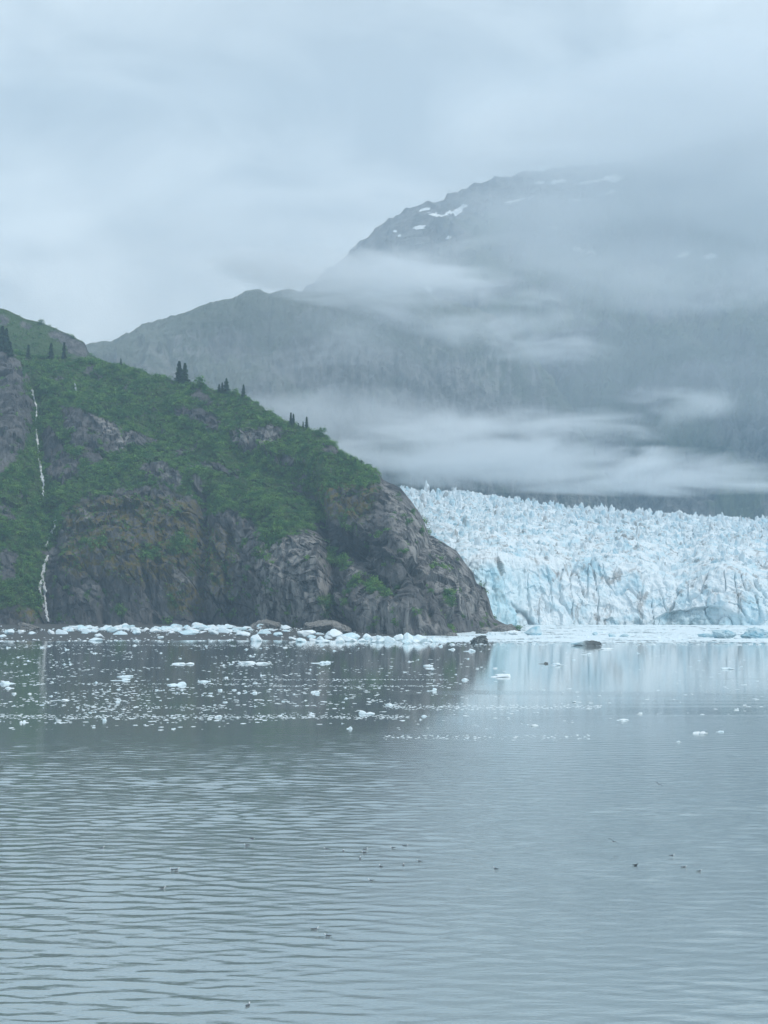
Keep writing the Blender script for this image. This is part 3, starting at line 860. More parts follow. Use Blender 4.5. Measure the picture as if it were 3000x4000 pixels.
def scatter(P, W, n, rows):
    C = 0.25 * (P[:-1, :-1] + P[1:, :-1] + P[:-1, 1:] + P[1:, 1:])
    A = np.linalg.norm(np.cross(P[1:, :-1] - P[:-1, :-1], P[:-1, 1:] - P[:-1, :-1]), axis=-1) * (W[:-1, :-1] > 0.5)
    A[rows:] *= 0.0
    qx, qy = project(C)
    A *= (qx > -250) & (qx < 2100)
    idx = rng.choice(A.size, n, p=(A / A.sum()).ravel())
    i, j = np.unravel_index(idx, A.shape)
    u, v = rng.random((n, 1)), rng.random((n, 1))
    return (P[i, j] * (1 - u) * (1 - v) + P[i + 1, j] * u * (1 - v) + P[i, j + 1] * (1 - u) * v + P[i + 1, j + 1] * u * v)
hp = scatter(head_P, head_at['veg'], 26000, 376)
hs = (0.55 + 0.9 * rng.random(len(hp)) ** 1.6) * (1.05 + 1.1 * fbm(hp / 28.0, 3))
stuff_cover('shrub_cover', hp - np.array([0, 0, .3]), hs, shrubs, 'dense green shrubs covering the headland slopes', shrub_mat)
upp = scatter(up_P, up_at['veg'], 5000, 111)
stuff_cover('ridge_shrub_cover', upp - np.array([0, 0, .3]), 0.5 + 0.7 * rng.random(len(upp)), shrubs, 'low green shrubs on the hazy upper ridge', shrub_mat)
# sparse tufts on the lower cliffs
low_w = (sample(MOSM, *head_q) > 0.35) & (fbm(head_P / 14.0, 4) > 0.08) & (head_at['veg'] < 0.5)
lp = scatter(head_P, low_w.astype(float), 2600, 350)
stuff_cover('cliff_tuft_cover', lp - np.array([0, 0, .5]), 0.25 + 0.4 * rng.random(len(lp)), shrubs, 'scattered green tufts clinging to the lower cliffs', shrub_mat)

def conifer_meshes(seed, slim):
    r = np.random.default_rng(seed)
    n = 10
    ang = np.arange(8) * math.pi / 4
    V = np.concatenate([np.stack([0.018 * (1 - h * .93) * np.cos(ang), 0.018 * (1 - h * .93) * np.sin(ang), 0 * ang + h], -1) for h in np.linspace(-.04, .98, n)])
    q = np.array([(k * 8 + i, k * 8 + (i + 1) % 8, (k + 1) * 8 + (i + 1) % 8, (k + 1) * 8 + i) for k in range(n - 1) for i in range(8)])
    tr = mesh_from('trunk', V, q); shade(tr, True); tr.materials.append(bark_mat)
    VV = []
    for h in np.linspace(0.06, 0.985, 34):
        reach = slim * (1 - h) ** 0.85 * (0.75 + .25 * math.sin(h * 29 + seed)) + 0.012
        for b in range(9):
            a = r.random() * 2 * math.pi
            L = reach * r.uniform(.55, 1.1)
            dr = np.array([math.cos(a), math.sin(a), r.uniform(-.38, -.05)])
            sd = np.array([-math.sin(a), math.cos(a), 0])
            for s in np.linspace(.25, 1, 4):
                c_ = dr * L * s + np.array([0, 0, h + .012 * r.normal()])
                w = 0.034 + .036 * (1 - s) + .02 * r.random()
                up = np.array([0, 0, 1]) * .018 * r.normal()
                VV += [c_ - dr * .045, c_ - sd * w + up, c_ + dr * .05 - np.array([0, 0, .012]), c_ + sd * w - up]
    VV = np.array(VV)
    cr = mesh_from('crown', VV, np.arange(len(VV)).reshape(-1, 4)); shade(cr, False); cr.materials.append(needle_mat)
    return tr, cr
CON = [conifer_meshes(1, .27), conifer_meshes(2, .36), conifer_meshes(3, .19), conifer_meshes(4, .44)]
def round_tree_meshes(seed):
    V, q = leaf_cloud(seed, 420, 0.085, (.62, .62, .72))
    V[:, 2] += .12
    cr = mesh_from('crown', V, q); shade(cr, False); cr.materials.append(shrub_mat)
    return CON[0][0], cr
RND = round_tree_meshes(77)
def tree(px, py, hpx, kind, label, bvh=head_bvh, rid=ridge, name='conifer_tree', group='conifers on the headland'):
    p = None
    for dy in (0, 6, 12, 20, 30, 45):
        p, _ = hit(bvh, px, py + dy)
        if p is not None and (bvh is not head_bvh or p.y < 1960): break
    if p is None: return
    h = hpx / F * p.y
    root = tag(obj(name, None, loc=tuple(p - Vector((0, 0, .6)))), label, 'tree', group)
    root.rotation_euler = (0, 0, random.random() * 6)
    tr, cr = RND if kind == 'r' else CON[kind]
    for nm, me_ in (('trunk', tr), ('crown', cr)):
        o = obj(nm, me_, parent=root); o.scale = (h, h, h)
tree(700, 1486, 84, 1, 'tallest dark spruce of the pair on the headland skyline')
tree(722, 1490, 80, 1, 'second tall spruce touching the tallest one on the skyline')
tree(786, 1518, 50, 'r', 'round topped green tree on the skyline between the two spruce groups', name='round_tree')
tree(856, 1528, 36, 1, 'small spruce at the left of the skyline clump right of the round tree')
tree(868, 1530, 44, 0, 'mid sized spruce inside the skyline clump right of the round tree')
tree(884, 1534, 58, 3, 'tallest broad spruce of the skyline clump right of the round tree')
tree(951, 1550, 50, 0, 'single spruce at the right end of the upper skyline trees')
tree(924, 1538, 28, 'r', 'low round bush between the spruce clump and the last single spruce', name='round_tree')
tree(1136, 1662, 52, 2, 'left narrow spruce of a close pair halfway down the skyline')
tree(1146, 1664, 50, 2, 'right narrow spruce of a close pair halfway down the skyline')
tree(1166, 1672, 22, 0, 'tiny spruce between the close pair and the pole like spruce')
tree(1184, 1674, 30, 2, 'short thin spruce just left of the pole like spruce')
tree(1198, 1678, 52, 2, 'pole like thin spruce standing alone halfway down the skyline')
tree(1258, 1704, 36, 'r', 'leafy bush on the green knob above the bare rock step', name='round_tree')
tree(472, 1432, 34, 2, 'thin lone spruce on the skyline left of the tall pair')
tree(622, 1480, 22, 0, 'small spruce tip left of the tall pair on the skyline')
tree(8, 1372, 100, 0, 'dark spruce at the left edge above the grey cliff')
tree(24, 1378, 96, 0, 'dark pointed spruce beside the left edge above the grey cliff')
tree(40, 1392, 60, 1, 'shorter spruce right of the two dark ones at the left edge')
tree(199, 1408, 70, 0, 'pointed spruce in the middle of the slope below the hazy ridge')
tree(110, 1400, 54, 0, 'spruce on the slope right of the left edge group, below the hazy ridge')
tree(250, 1402, 66, 2, 'narrow spruce in front of the bare rock of the hazy ridge')
tree(1335, 1796, 24, 2, 'small spruce above the rock step on the lower skyline')
tree(1370, 1806, 28, 2, 'small spruce at the left of the lowest skyline trees')
tree(1388, 1810, 24, 0, 'small spruce in the middle of the lowest skyline trees')
tree(1412, 1820, 26, 2, 'small spruce at the right of the lowest skyline trees')
tree(162, 1268, 22, 'r', 'small bush standing up from the crest of the hazy ridge', up_bvh, name='round_tree', group='bushes on the hazy ridge')
tree(282, 1322, 18, 'r', 'small bush near the bare end of the hazy ridge', up_bvh, name='round_tree', group='bushes on the hazy ridge')

# ------------------------------------------------------------------ ice and rock lumps
def ico(sub):
    import bmesh
    bm = bmesh.new(); bmesh.ops.create_icosphere(bm, subdivisions=sub, radius=1)
    V = np.array([v.co[:] for v in bm.verts]); Fc = np.array([[v.index for v in f.verts] for f in bm.faces]); bm.free()
    return V, Fc
ICO = {k: ico(k) for k in (1, 2, 3, 4)}
def lump(seed, sub=3, cuts=9, rough=0.12, flat=1.0, freq=1.3):
    r = np.random.default_rng(seed)
    V, Fc = ICO[sub]; V = V.copy()
    V = V * (1 + 0.30 * fbm(V * freq + seed * 3.7, 3))[:, None]
    for _ in range(cuts):                      # fracture planes
        n = r.normal(size=3); n /= np.linalg.norm(n); dcut = r.uniform(.45, .85)
        k = V @ n - dcut
        V = V - np.maximum(k, 0)[:, None] * n * 0.9
    V = V * (1 + rough * fbm(V * freq * 3.1 + seed, 3))[:, None]
    V -= .5 * (V.max(0) + V.min(0)); V /= np.abs(V).max(0)
    V[:, 2] *= flat
    return V, Fc
def lump_mesh(name, seed, mat, attrs=True, **kw):
    V, Fc = lump(seed, **kw)
    me = mesh_from(name, V, None, Fc); shade(me, False); me.materials.append(mat)
    if attrs and 'smoothed' in kw: pass
    return me
BLOCK = [lump_mesh('ice_block', 200 + k, white_ice if k % 3 else blue_ice, sub=3, cuts=12) for k in range(10)]
def floe_mesh(seed):
    """ragged raft: a low plate with a few broken humps frozen together"""
    r = np.random.default_rng(seed)
    VV, TT, n0 = [], [], 0
    n = int(r.integers(3, 7))
    for k in range(n):
        V, t = lump(seed * 10 + k, sub=2, cuts=6, rough=.35)
        w = r.uniform(.28, .6); hgt = r.uniform(.25, 1.0) if k else .35
        W = V * np.array([w * 1.5 if k == 0 else w, w, hgt]) + np.array([r.uniform(-.6, .6) if k else 0, r.uniform(-.5, .5) if k else 0, -.5 + .5 * hgt])
        VV.append(W); TT.append(t + n0); n0 += len(V)
    V = np.concatenate(VV); V[:, 0] /= np.abs(V[:, 0]).max(); V[:, 1] /= np.abs(V[:, 1]).max(); V[:, 2] /= V[:, 2].max()
    V[:, 2] = np.maximum(V[:, 2], -.6)
    me = mesh_from('ice_floe', V, None, np.concatenate(TT)); shade(me, False); me.materials.append(white_ice)
    return me
SMALL = [floe_mesh(300 + k) for k in range(12)]

def block(px, py, wpx, hpx, label, k=None, group=None, name='ice_block', mat_me=None, cat='ice', depth=0.8, tilt=0.0, sink=0.30, zfun=None, rz=None):
    """a lump whose foot is seen at (px, py), wpx by hpx photo pixels"""
    P = on_level(px, py, 0.0)
    if zfun is not None:
        for _ in range(4):
            P = on_level(px, py, zfun(P[0], P[1]))
    w, h = wpx / F * P[1] / 2, hpx / F * P[1]
    me_ = mat_me or BLOCK[(k if k is not None else random.randrange(10))]
    o = obj(name, me_)
    zs = h * 0.72
    o.location = (P[0], P[1] + w * depth * .7, P[2] + h - zs)
    o.scale = (w, w * depth, zs)
    o.rotation_euler = (0, tilt, rz if rz is not None else random.choice([0, math.pi]) + random.uniform(-.25, .25))
    tag(o, label, cat, group)
    return o
bz_ = beach_z
# named blocks stranded on the beach: px, foot py, width, height
BEACH = [(33, 2479, 42, 26, 'rounded ice block on the gravel nearest the left edge'), (80, 2476, 26, 17, 'small pale ice block second from the left edge on the gravel'), (123, 2478, 34, 14, 'low ice block on the gravel below the waterfall'),
         (8, 2490, 30, 14, 'half hidden ice lump at the very left edge of the beach'), (198, 2478, 26, 22, 'upright ice block at the left end of the long ice row'), (240, 2478, 52, 24, 'broad ice block second in the long row from its left end'),
         (328, 2475, 28, 5, 'thin flat ice slab lying on the dark gravel'), (384, 2488, 34, 16, 'ice lump perched on another near the waterline of the left beach'), (372, 2504, 52, 15, 'wide ice block at the waterline carrying a smaller lump'),
         (465, 2480, 62, 20, 'wide white ice block in front of the long row'), (532, 2479, 34, 20, 'greenish round ice block in front of the long row'), (626, 2496, 26, 13, 'single small ice block on the open gravel'),
         (668, 2474, 26, 13, 'rounded small ice block between two larger ones in the row'), (733, 2480, 78, 24, 'large wide ice block in the middle of the beach row'), (832, 2478, 42, 24, 'pale blue ice block right of the middle of the row'),
         (880, 2472, 60, 26, 'flat topped ice block behind the middle of the row'), (947, 2484, 58, 22, 'bright ice block left of the pyramid shaped one'), (1000, 2506, 46, 34, 'pyramid shaped blue ice block standing in front of the row'),
         (960, 2460, 44, 16, 'ice lump at the back of the row against the cliff'), (1030, 2476, 66, 22, 'long ice block behind the pyramid shaped one'), (1085, 2486, 38, 20, 'boxy ice block alone on the dark gravel right of the pyramid'),
         (1196, 2487, 74, 30, 'large boat shaped ice block near the grey boulders'), (1302, 2489, 76, 38, 'largest ice block with an overhanging top beside the boulder'), (1368, 2497, 80, 30, 'sloping ice block right of the overhanging one'),
         (1485, 2508, 34, 32, 'upright blue ice block in the right pile'), (1526, 2508, 44, 28, 'grey blue ice block left of the tall pointed one in the right pile'), (1596, 2510, 44, 46, 'tall pointed ice block topping the right pile'),
         (1562, 2502, 50, 30, 'ice block behind the tall pointed one'), (1640, 2510, 64, 36, 'broad ice block right of the tall pointed one'), (1690, 2508, 46, 28, 'ice block at the right end of the right pile'),
         (1446, 2504, 40, 18, 'low ice block at the left end of the right pile'), (1260, 2512, 60, 14, 'flat ice slab at the waterline below the overhanging block')]
for k, (px, py, w, h, lab) in enumerate(BEACH):
    block(px, py, w, h * .85, lab, k % 10, 'ice blocks stranded on the beach', cat='ice block', zfun=bz_ if px < 1450 else None, rz=random.uniform(-.3, .3))
for k in range(130):                           # the long row at the foot of the cliff
    px = random.uniform(255, 1130); py = random.gauss(2461, 5) + (px > 900) * 3
    w = random.uniform(18, 50)
    block(px, py, w, w * random.uniform(.25, .45), 'white ice lump in the crowded row along the cliff foot, ' + ('left third' if px < 550 else 'middle third' if px < 840 else 'right third'), None, 'ice lumps of the long beach row, ' + ('left' if px < 550 else 'middle' if px < 840 else 'right'), cat='ice block', zfun=bz_)
for k in range(40):
    px = random.uniform(1130, 1760); py = 2500 + random.gauss(0, 6) + (px - 1130) * 0.012
    w = random.uniform(16, 44)
    block(px, py, w, w * random.uniform(.3, .55), 'white ice lump packed along the shore below the rock nose', None, 'ice lumps below the rock nose', cat='ice block')

# icebergs
def berg(px, py, wpx, hpx, label, seed, mat, cuts=10, rough=.2, freq=1.5, depth=.8, tilt=0., shape=None, name='iceberg'):
    V, Fc = lump(seed, sub=4, cuts=cuts, rough=rough, freq=freq)
    if shape:
        V = shape(V); V -= .5 * (V.max(0) + V.min(0)); V /= np.abs(V).max(0)
    me_ = mesh_from(name, V, None, Fc); shade(me_, False); me_.materials.append(mat)
    return block(px, py, wpx, hpx, label, name=name, mat_me=me_, cat='iceberg', depth=depth, tilt=tilt, rz=0.0)
def seal(V):
    V = V.copy(); V[:, 2] += np.where(V[:, 0] > 0, .28 * np.sin(np.clip(V[:, 0], 0, 1) * 3.1), 0) - .25 * np.clip(-V[:, 0], 0, 1); return V
def wedge(V):
    V = V.copy(); V[:, 2] *= np.clip(.45 + .75 * (V[:, 0] + .7), .25, 1.3); return V
berg(1872, 2515, 72, 34, 'dark debris covered iceberg with a jutting ledge, near the rock nose', 401, dirty_mat, rough=.45, freq=1.8, shape=seal)
b2 = berg(2290, 2522, 128, 20, 'long low dirty iceberg at the edge of the pack, blackened at its right end', 402, berg_mat, rough=.3, depth=.4, shape=wedge)
co = np.array([v.co[:] for v in b2.data.vertices]); attr(b2.data, 'dirt', smooth(-.65, .25, co[:, 0] + .25 * fbm(co * 3, 3)))
berg(2082, 2482, 70, 38, 'smooth wedge shaped pale iceberg off the headland tip', 403, berg_mat, rough=.1, shape=wedge)
berg(2960, 2494, 130, 46, 'big blue iceberg cut by the right edge of the picture', 404, berg_mat, rough=.35, freq=2.2)
berg(2836, 2494, 92, 34, 'triangular blue grey iceberg left of the biggest one', 405, berg_mat, rough=.3, freq=2)
berg(2765, 2490, 80, 16, 'low blue iceberg left of the triangular one', 406, berg_mat, rough=.3)
berg(2392, 2488, 30, 14, 'small bright blue iceberg in the middle of the pack', 407, berg_mat)
berg(2440, 2488, 36, 13, 'small blue iceberg just right of the bright one', 408, berg_mat)
berg(2325, 2482, 22, 14, 'small grey lump of ice in the pack left of the bright blue one', 409, berg_mat)
berg(2000, 2480, 84, 18, 'heap of white ice at the tip of the headland', 410, white_ice, rough=.5, freq=3)
berg(1920, 2482, 46, 14, 'heap of white ice left of the one at the headland tip', 411, white_ice, rough=.5, freq=3)

# boulders and low rocks along the cliff foot
def rock(px, py, w, h, label, seed):
    me_ = lump_mesh('boulder', seed, boulder_mat, sub=4, cuts=7, rough=.25)
    for k in ('veg', 'moss', 'scree', 'pale'): attr(me_, k, np.full(len(me_.vertices), 0.6 if k == 'pale' else 0.0))
    block(px, py, w, h, label, name='boulder', mat_me=me_, cat='boulder', zfun=bz_ if px < 1500 else None, rz=.2, depth=.9)
rock(105, 2463, 90, 34, 'rounded tan boulder at the foot of the waterfall', 501)
rock(1040, 2460, 130, 40, 'long low grey boulder under the cliff behind the pyramid ice', 502)
rock(1255, 2474, 150, 52, 'big smooth grey boulder behind the boat shaped ice', 503)
rock(1330, 2478, 90, 40, 'steep grey boulder right of the big smooth one', 504)
rock(1965, 2468, 110, 30, 'low brown rock at the tip of the headland', 505)
rock(1890, 2476, 70, 26, 'brown rock just left of the headland tip, ice caught on it', 506)
rock(1768, 2486, 44, 16, 'dark small rock beside the big rock nose', 507)

# drifting floes: large ones placed as seen, then a scatter
FLOES = [(790, 2665, 66, 8, 'long flat floe, the upper of two near the left'), (467, 2660, 78, 10, 'long flat floe lying just below another, left of centre'), (486, 2645, 66, 10, 'upper floe of the close flat pair left of centre'),
         (690, 2678, 84, 18, 'floe with a rounded hump at its right end'), (30, 2672, 70, 14, 'broad floe at the left edge of the calm water'), (38, 2690, 48, 9, 'flat floe just below the broad one at the left edge'),
         (1260, 2592, 92, 12, 'large flat floe near the ice edge, right of centre left'), (965, 2592, 76, 11, 'ragged floe beside another near the ice edge'), (1025, 2594, 60, 9, 'flat floe right of the ragged one near the ice edge'),
         (710, 2596, 100, 10, 'stretched cluster floe in the crowded left water'), (1960, 2646, 92, 15, 'white floe with a raised left end, right of the image centre'), (2185, 2600, 66, 14, 'white half of a split floe, its left half dark'),
         (1815, 2658, 38, 11, 'small blocky floe left of the raised white one'), (1688, 2700, 42, 15, 'chunky floe above the foam line right of centre'), (1672, 2602, 42, 9, 'flat floe below the rock nose, upper of two'),
         (1680, 2613, 40, 7, 'flat floe below the rock nose, lower of two'), (1832, 2545, 56, 12, 'wide floe just off the ice edge below the dark berg'), (1762, 2538, 36, 9, 'small floe just off the ice edge left of the dark berg'),
         (2298, 2558, 50, 9, 'pale floe just below the long dirty berg'), (2370, 2537, 60, 7, 'blue flat floe under the right end of the long dirty berg'), (2843, 2615, 52, 10, 'lone white floe in the open water at the right'),
         (2735, 2867, 62, 12, 'white floe far forward in the rippled water at the right'), (2815, 2861, 34, 7, 'thin floe beside the white one in the rippled water at the right'), (2655, 2900, 26, 8, 'small floe nearest the viewer at the right'),
         (2440, 2815, 60, 9, 'flat ragged floe right of centre below the foam line'), (2255, 2744, 40, 7, 'small flat floe in the right half above the foam line'), (2088, 2836, 32, 9, 'small floe below the foam line in the middle'),
         (1430, 2790, 70, 18, 'double humped floe in the foam line at the centre'), (1530, 2755, 52, 9, 'flat floe just above the foam line at the centre'), (1362, 2848, 30, 14, 'small lump of ice below the double humped floe'),
         (90, 2824, 40, 12, 'small ragged floe where the ripples begin at the left'), (408, 2816, 18, 12, 'tiny upright lump of ice where the ripples begin'), (852, 2803, 30, 12, 'rounded lump of ice at the edge of the ripples'),
         (1230, 2706, 40, 10, 'bright floe above the foam line left of centre'), (990, 2709, 30, 9, 'oval floe in calm water below the headland'), (240, 2737, 56, 7, 'narrow flat floe in the calm water at the left'),
         (1655, 2800, 30, 9, 'small floe in the foam line right of centre'), (2035, 2594, 40, 9, 'dark left half of a split floe')]
for k, (px, py, w, h, lab) in enumerate(FLOES):
    me_ = SMALL[k % 12]
    if 'dark' in lab and 'its' not in lab and 'berg' not in lab:
        me_ = me_.copy(); me_.materials.clear(); me_.materials.append(dirty_mat); px = 2125
    block(px, py, w, h * .75, lab, name='ice_floe', mat_me=me_, group='drifting ice floes', cat='ice floe', depth=.75)

def drift_spot():
    """where drifting ice lies: crowded off the left beach, thinning forward and to the right"""
    while True:
        px = random.uniform(-150, 3150)
        py = 2522 + 330 * random.random() ** 1.35
        left = 1.0 - 0.85 * float(smooth(1100, 2100, np.array(px)))
        fade = 1.0 - 0.75 * float(smooth(2760, 2860, np.array(py)))
        clump = 0.4 + 2.4 * float(fbm(np.array([px / 300, py / 20, 2.2]), 3))
        if random.random() < left * fade * clump: return px, py
for k in range(230):
    px, py = drift_spot()
    w = random.choice([7, 8, 10, 12, 15, 20])
    zone = 'off the left beach' if px < 1100 else 'in the middle of the picture' if px < 2000 else 'at the right'
    row = 'close to the ice edge' if py < 2590 else 'halfway between ice edge and ripples' if py < 2690 else 'where the ripples begin'
    lab = 'small white floe drifting ' + row + ' ' + zone
    block(px, py, w, w * random.uniform(.14, .28) + .5, lab, name='ice_floe', mat_me=random.choice(SMALL), group='small floes ' + row + ' ' + zone, cat='ice floe', depth=.8)

# uncountable brash
def brash(name, label, spots, mat, sheet=None):
    VV, TT, n0 = [], [], 0
    base_ = [lump(600 + k, sub=1, cuts=3, rough=.3) for k in range(8)]
    for (x, y, z, w, h) in spots:
        V, t = base_[random.randrange(8)]
        a = random.random() * 6.28; ca, sa = math.cos(a), math.sin(a)
        W = V * np.array([w, w * .8, h])
        VV.append(np.stack([W[:, 0] * ca - W[:, 1] * sa + x, W[:, 0] * sa + W[:, 1] * ca + y, W[:, 2] + z], -1)); TT.append(t + n0); n0 += len(V)
    qd = None
    if sheet is not None:
        VV.append(sheet[0].reshape(-1, 3)); qd = sheet[1] + n0
    me_ = mesh_from(name, np.concatenate(VV), qd, np.concatenate(TT)); shade(me_, False); me_.materials.append(mat)
    return tag(obj(name, me_), label, kind='stuff')
# slush frozen between the brash: a bumpy, broken skin on the water
gx, gy = np.meshgrid(np.arange(-30, 620, 2.2), np.concatenate([np.arange(985, 1180, 1.6), np.arange(1180, 1500, 3.0)]))
gx = gx + rng.normal(0, .5, gx.shape)
sk = np.stack([gx, gy, 0.03 + .28 * np.maximum(fbm(np.stack([gx / 7, gy / 7, 0 * gx], -1), 3), -.05) + .10 * rng.random(gx.shape)], -1)
spx, spy = project(sk)
hole = fbm(np.stack([gx / 40, gy / 26, 0 * gx + 2], -1), 4) + .25 * rng.normal(0, .4, gx.shape)
shore_d = interp(base, spx)
inside = (hole > -.34 + .55 * smooth(1060, 1000, gy)) & (gy > 1000 + 14 * fbm(np.stack([gx / 30, 0 * gx, 0 * gx], -1), 3)) & (spx > 1560) & (spx < 3500) & ~((spx < 2045) & (gy > shore_d + 6))
gq = grid_quads(*gx.shape); ok = inside.ravel()[gq].all(1)
sp = []
for k in range(6500):                                     # pack in front of the glacier
    px = random.uniform(1500, 3400); py = 2440 + 80 * random.random()
    if px < 1760 and py < 2486: continue
    if px < 2040 and py < 2468: continue
    P = on_level(px, py); w = random.choice([.35, .5, .7, .9, 1.3]) * random.uniform(.8, 1.2)
    if random.random() < .03: w *= 2.2
    if py > 2508 and random.random() < .6: continue
    sp.append((P[0], P[1], .05, w * 1.3, w * random.uniform(.2, .45)))
brash('brash_ice', 'closely packed white brash ice in front of the glacier', sp, white_ice, (sk, gq[ok]))
sp = []
for k in range(1100):                                     # crumbs on the beach
    px = random.uniform(-300, 1500)
    py = random.choice([random.gauss(2507, 4), random.gauss(2462, 6), random.uniform(2460, 2512) if px > 550 else random.gauss(2500, 7)])
    if py > 2512: continue
    P = on_level(px, py, 1.0); z = beach_z(P[0], P[1]); P = on_level(px, py, z)
    w = random.choice([.35, .5, .7, 1.1])
    sp.append((P[0], P[1], z + .15 * w, w, w * random.uniform(.4, .7)))
brash('beach_ice_crumbs', 'small ice crumbs littering the gravel beach', sp, white_ice)
sp = []
for k in range(2700):                                     # crumbs on the water
    px, py = drift_spot()
    P = on_level(px, py); w = random.choice([.15, .2, .3, .5])
    sp.append((P[0], P[1], 0.0, w * 1.8, w * random.uniform(.15, .35)))
for y0, x0, x1, n in ((2655, 800, 1750, 260), (2680, 950, 1750, 200), (2672, 300, 1000, 120), (2800, 0, 1600, 700), (2762, 1500, 2350, 450), (2765, 300, 900, 160), (2520, -100, 1500, 700), (2522, 1500, 3100, 500), (2880, 1500, 2300, 120)):
    for k in range(n):                                    # wind rows
        px = random.uniform(x0, x1); py = y0 + random.gauss(0, 1.5 if y0 < 2700 else 5)
        P = on_level(px, py); w = random.choice([.15, .2, .3])
        sp.append((P[0], P[1], 0.0, w * 1.6, w * .3))
brash('drifting_ice_crumbs', 'tiny ice crumbs and foam rows drifting on the water', sp, white_ice)

# ------------------------------------------------------------------ gulls
def bird_material(name, col):
    m = M(name)
    return m.done(m.mix(m.noise(m.new('ShaderNodeTexCoord').outputs['Object'], 9, 3), tuple(x * .8 for x in col), col), .7)
g_white, g_grey, g_dark, g_bill = bird_material('white_plumage', (.80, .81, .82)), bird_material('grey_plumage', (.13, .15, .17)), bird_material('black_plumage', (.02, .025, .03)), bird_material('bill_yellow', (.55, .42, .08))
def gull_mesh(flying, dark):
    """one continuous lofted body (tail, back, breast, neck, head, bill); length about 0.45 m along +x"""
    st = [(-.26, .085, .014, .008), (-.22, .075, .030, .016), (-.15, .07, .05, .035), (-.05, .06, .075, .065), (.05, .06, .08, .075), (.12, .085, .06, .062), (.155, .135, .036, .042), (.175, .18, .032, .034), (.20, .20, .034, .034),
          (.232, .198, .024, .024), (.25, .19, .010, .010), (.285, .18, .004, .004)]
    if flying: st = [(a, .06 + (b - .06) * .25, c, d_) for a, b, c, d_ in st]
    n = 10; V, q = [], []
    for (x, z, ry, rz) in st:
        for i in range(n):
            a = 2 * math.pi * i / n
            V.append((x, ry * math.sin(a), z + rz * math.cos(a)))
    for k in range(len(st) - 1):
        q += [(k * n + i, k * n + (i + 1) % n, (k + 1) * n + (i + 1) % n, (k + 1) * n + i) for i in range(n)]
    nb = len(q)
    for s in (-1, 1):                                     # wings
        o0 = len(V)
        if flying:
            pts = [((.10, -.10), .05, .085), ((.13, -.09), .22, .17), ((.05, -.09), .40, .15), ((-.08, -.12), .56, .10)]
        else:
            pts = [((.08, -.10), .062, .10), ((.05, -.18), .078, .095), ((-.05, -.26), .066, .09), ((-.28, -.33), .03, .10)]
        for (xa, xb), y, z in pts:
            V += [(xa, s * y, z + .008), (xb, s * y, z + .008), (xb, s * y, z - .008), (xa, s * y, z - .008)]
        for k in range(3):
            b0 = o0 + 4 * k
            q += [(b0 + i, b0 + (i + 1) % 4, b0 + 4 + (i + 1) % 4, b0 + 4 + i) for i in range(4)]
        q.append((o0 + 12, o0 + 13, o0 + 14, o0 + 15)); q.append((o0, o0 + 1, o0 + 2, o0 + 3))
    me_ = mesh_from('gull', V, q); shade(me_, True)
    for mt in ((g_dark, g_dark, g_dark, g_bill) if dark else (g_white, g_grey, g_dark, g_bill)): me_.materials.append(mt)
    mi = np.zeros(len(q), int)
    mi[nb:] = 1
    per = 3 * 4 + 2
    for w in range(2): mi[nb + w * per + 8: nb + w * per + 13] = 2
    for k in range(1, 5):
        for i in (0, 1, 2, 7, 8, 9): mi[k * n + i] = 1
    mi[(len(st) - 2) * n: nb] = 3
    me_.polygons.foreach_set('material_index', mi.astype(np.int32))
    return me_
G_SIT, G_FLY, G_DARK = gull_mesh(False, False), gull_mesh(True, False), gull_mesh(False, True)
GULLS = [(2572, 3066, 1.4, 'f', 1.2, 'gull flapping low over the water, farthest bird at the right'), (2394, 3290, 1.2, 'f', 1.5, 'large gull in flight with dark hanging wing, right of centre'), (985, 3280, 1.2, 'f', 0.4, 'gull gliding with spread wings over the left water'),
         (2625, 3344, 0, 's', 0, 'white headed gull floating, leftmost of the three gulls at the right'), (2483, 3381, 0, 'd', 0.1, 'dark long necked bird swimming at the right'), (2673, 3389, 0, 's', .1, 'gull floating, middle of the three gulls at the right'),
         (2732, 3405, 0, 's', .3, 'gull floating, rightmost of the three gulls at the right'), (1936, 3395, 0, 's', 2.5, 'lone small gull floating at the image centre line'), (1585, 3306, 0, 's', 0, 'gull facing right at the upper right of the centre flock'),
         (1534, 3313, 0, 's', 3.1, 'long bodied gull facing left in the upper centre flock'), (1422, 3332, 0, 's', 3.0, 'gull in the heart of the centre flock with raised wings'), (1407, 3355, 0, 's', 1.6, 'small gull just below the heart of the centre flock'),
         (1428, 3319, 0, 's', .4, 'small gull just above the heart of the centre flock'), (1341, 3326, 0, 's', 1.5, 'gull seen end on at the left of the centre flock'), (1275, 3318, 0, 's', 3.2, 'leftmost gull of the centre flock'),
         (1487, 3386, 0, 's', 2.2, 'dark backed gull at the lower middle of the centre flock'), (1638, 3366, 0, 's', 2.9, 'rightmost gull of the centre flock'), (1576, 3382, 0, 's', 1.5, 'white breasted gull below the long bodied one'),
         (1449, 3441, 0, 's', 3.1, 'gull floating alone below the centre flock'), (963, 3303, 0, 's', 3.2, 'gull floating beneath the gliding one at the left'), (673, 3399, 0, 's', 2.9, 'gull floating at the left, right of the dotted pair'),
         (690, 3398, 0, 's', .2, 'gull floating close to another at the left'), (636, 3471, 0, 's', 0, 'lowest gull floating at the left side'), (398, 3314, 0, 's', .3, 'gull farthest to the left'),
         (1232, 3631, 0, 's', 0.2, 'gull in the lower foreground, upper of two'), (1279, 3657, 0, 's', 3.0, 'gull in the lower foreground, lower of two'), (969, 3930, 0, 's', 1.2, 'gull nearest the viewer at the bottom')]
